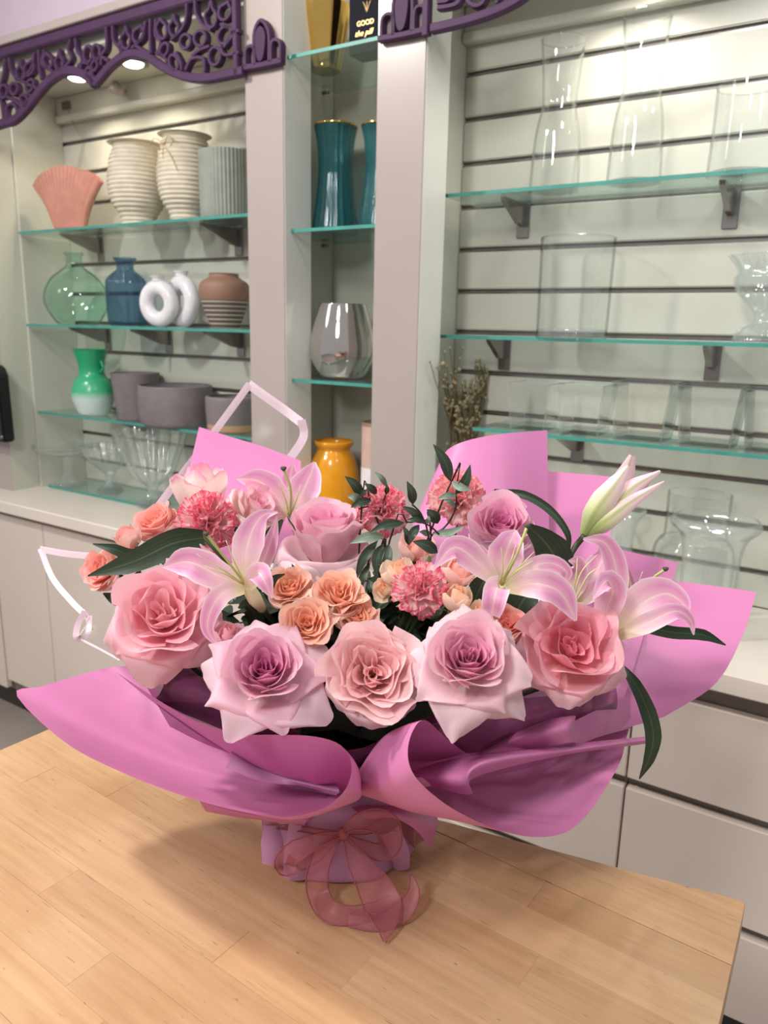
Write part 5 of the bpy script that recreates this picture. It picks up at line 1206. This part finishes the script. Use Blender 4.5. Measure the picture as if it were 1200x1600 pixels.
leaf('long dark leaf lying out over the far right paper wing', [(945, 960, .76), (1000, 976, .755), (1050, 988, .76), (1098, 992, .77), (1134, 1008, .775)], [8, 10, 10, 9, 1], cup=.3)
leaf('dark leaf hanging down over the right paper edge', [(968, 1037, .72), (992, 1068, .70), (1012, 1110, .69), (1021, 1150, .685), (1014, 1186, .685), (999, 1217, .69)], [3, 9, 12, 12, 8, 1], cup=.2)
leaf('dark leaf tip beside the upper left lily tepal', [(405, 880, .70), (412, 855, .70), (428, 830, .70), (442, 812, .70)], [10, 12, 10, 2])
leaf('dark leaf between the blush side rose and the peach cluster', [(432, 940, .70), (420, 925, .69), (428, 905, .68), (445, 897, .675)], [8, 8, 6, 1])
leaf('dark leaf behind the lower left lily tube', [(402, 975, .69), (395, 955, .68), (385, 945, .675), (372, 950, .67)], [12, 14, 10, 1])
leaf('dark leaf behind the white front tepal of the large right lily', [(800, 1000, .715), (806, 962, .715), (822, 932, .72), (846, 908, .73)], [16, 25, 22, 3])
leaf('dark leaf between the two pale peach buds and the large right lily', [(738, 975, .70), (742, 942, .705), (752, 915, .71), (766, 893, .715)], [12, 19, 17, 2])
# sprigs of narrow leaves
def sprig(label, stems, leaves, Y):
    c = at(*stems[0][0], Y); q = mpp(c); t = empty('leafy_sprig', c, label, 'foliage', 'narrow leaved sprigs')
    for s in stems: tube('stem', [at(x, y, Y) for x, y in s] + ([PC + Vector((.01, .02, .11))] if s is stems[0] else []), [1.6 * q, 1.4 * q, 1.6 * q], M_darkstem, t, 16, 6)
    for k_, (a, b, w_, pale) in enumerate(leaves):
        A, B = at(*a, Y - .004), at(*b, Y - .012); nrm = Vector((b[1] - a[1], -(b[0] - a[0]), 0)); mid = at((a[0] + b[0]) / 2 - .08 * (b[1] - a[1]), (a[1] + b[1]) / 2 + .08 * (b[0] - a[0]), Y - .012)
        put(blade('leaf', [A, mid, B], [.5 * q, w_ * .8 * q, w_ * q, w_ * .85 * q, w_ * .5 * q, .4 * q], M_pale if pale else M_sprig, None, n=12, m=6, cup=.25), t)
sprig('dark stemmed sprig with a tall upright leaf before the rolled paper', [[(704, 752), (712, 770), (713, 790), (704, 812), (690, 828), (674, 836), (673, 862)][::-1], [(673, 836), (672, 818), (668, 800)]],
      [((704, 752), (677, 694), 9, 0), ((713, 772), (735, 726), 8, 0), ((706, 753), (737, 765), 6.5, 1), ((713, 774), (684, 780), 5.5, 1), ((711, 792), (690, 776), 4.5, 1), ((676, 834), (726, 822), 6.5, 1), ((672, 836), (655, 831), 5, 1), ((684, 818), (667, 796), 9, 0), ((700, 850), (710, 832), 6, 0)], .745)
sprig('arching sprig of dark narrow leaves right of the top centre carnation', [[(686, 835), (672, 822), (656, 816), (638, 817), (612, 832)], [(663, 815), (656, 800), (644, 788)], [(664, 812), (672, 850)]],
      [((660, 815), (628, 791), 6.5, 0), ((645, 788), (636, 752), 7.5, 0), ((632, 817), (577, 832), 7.5, 0), ((655, 820), (639, 852), 7, 0), ((639, 852), (630, 822), 6, 0), ((601, 838), (547, 849), 8.5, 1), ((684, 864), (645, 846), 9.5, 0), ((664, 816), (636, 812), 5, 0), ((666, 818), (670, 806), 4, 1)], .73)
sprig('sprig of dark leaves between the blush side rose and the top carnation', [[(605, 860), (592, 820), (580, 790), (566, 776)], [(592, 800), (604, 770)], [(580, 790), (560, 795)]],
      [((566, 776), (539, 744), 8, 0), ((564, 781), (543, 776), 7, 1), ((604, 760), (585, 737), 4.5, 1), ((588, 772), (570, 756), 6, 0), ((603, 772), (604, 756), 4, 0), ((580, 782), (548, 793), 7, 0), ((560, 772), (575, 765), 5, 0)], .80)
sprig('dark trailing sprig hanging in the gap left of the cream bud', [[(592, 838), (578, 870), (570, 905), (575, 935)], [(600, 840), (590, 880), (598, 920)]],
      [((590, 845), (556, 905), 8, 0), ((598, 850), (588, 900), 9, 0), ((608, 850), (606, 900), 10, 0), ((578, 880), (562, 930), 6, 0), ((575, 905), (592, 932), 6, 0), ((584, 870), (612, 880), 8, 0)], .735)
# small closed green bud
def green_bud():
    c = at(668, 893, .70); q = mpp(c); t = empty('green_bud', c, 'small closed green bud behind the central carnation', 'bud')
    for k_ in range(5):
        a = 2 * pi * k_ / 5; r = 9 * q; d = Vector((cos(a), sin(a), 0)); up = Vector((.06, -.15, 1)).normalized()
        put(blade('sepal', [c - up * 24 * q, c + d * r * .9 - up * 8 * q, c + d * r * .8 + up * 10 * q, c + up * 27 * q + d * 1.5 * q], [3 * q, 7.5 * q, 6.5 * q, .6 * q], M_sepal, None, n=9, m=5, cup=-.4, hint=d), t)
    lathe_mesh('bud_heart', [(3 * q, -22 * q), (8 * q, -8 * q), (7 * q, 10 * q), (1.5 * q, 22 * q)], P_crpch, 14, parent=t, closed_top=True)
    tube('stem', [c - Vector((0, 0, 22 * q)), PC + Vector((.01, .0, .11))], [.002, .002], M_stem, t, 6, 6)
green_bud()
# shaded foliage between the flowers
def filler():
    t = empty('foliage_bed', PC + Vector((0, 0, .12)), 'dark green foliage filling the gaps between the flowers', 'foliage')
    rnd = random.Random(5); vs, fs, pc = [], [], []
    for i in range(230):
        a = i * radians(137.5); rr = .14 * sqrt((i + .5) / 230) * (.55 if sin(i * radians(137.5)) < 0 else 1.5 if cos(i * radians(137.5)) > -.1 else 1); x = PC.x + rr * 1.16 * cos(a); y = PC.y + .005 + rr * sin(a) * (.78 if sin(a) < 0 else 1)
        z = 1.165 - .55 * rr * rr * 4 + rnd.uniform(-.02, .01) + .16 * (y - PC.y)
        d = Vector((cos(a) * rr * 4 + rnd.uniform(-.6, .6), sin(a) * rr * 4 + rnd.uniform(-.6, .6), rnd.uniform(-.1, .5))).normalized(); L = rnd.uniform(.04, .065); wd = L * rnd.uniform(.2, .3); s = d.cross(Vector((rnd.uniform(-.5, .5), rnd.uniform(-.5, .5), 1))).normalized(); n_ = s.cross(d); b0 = Vector((x, y, z)); k0 = len(vs)
        for j in range(7):
            v = j / 6; w_ = wd * sin(pi * min(1, .06 + v * .94)) ** .8
            for u in (-1, -.5, 0, .5, 1): vs.append(b0 + d * L * v + s * w_ * u + n_ * (abs(u) * w_ * .35 - .25 * L * v * v)); pc.append(((u + 1) / 2, v, 1))
        for j in range(6):
            for k_ in range(4): p = k0 + j * 5 + k_; fs.append((p, p + 1, p + 6, p + 5))
    o = mesh('leaves', vs, fs, M_leaf, True, pc=pc); put(o, t); o['kind'] = 'stuff'
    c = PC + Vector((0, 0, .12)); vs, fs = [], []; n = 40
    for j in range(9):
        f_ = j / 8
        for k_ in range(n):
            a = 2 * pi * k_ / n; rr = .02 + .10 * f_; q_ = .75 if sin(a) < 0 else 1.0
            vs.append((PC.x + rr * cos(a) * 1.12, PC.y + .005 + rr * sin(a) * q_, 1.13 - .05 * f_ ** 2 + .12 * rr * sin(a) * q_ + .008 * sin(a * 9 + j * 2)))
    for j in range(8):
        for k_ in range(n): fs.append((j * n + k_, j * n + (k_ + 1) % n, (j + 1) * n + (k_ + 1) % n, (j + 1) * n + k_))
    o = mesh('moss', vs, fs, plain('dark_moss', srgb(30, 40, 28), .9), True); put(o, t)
filler()
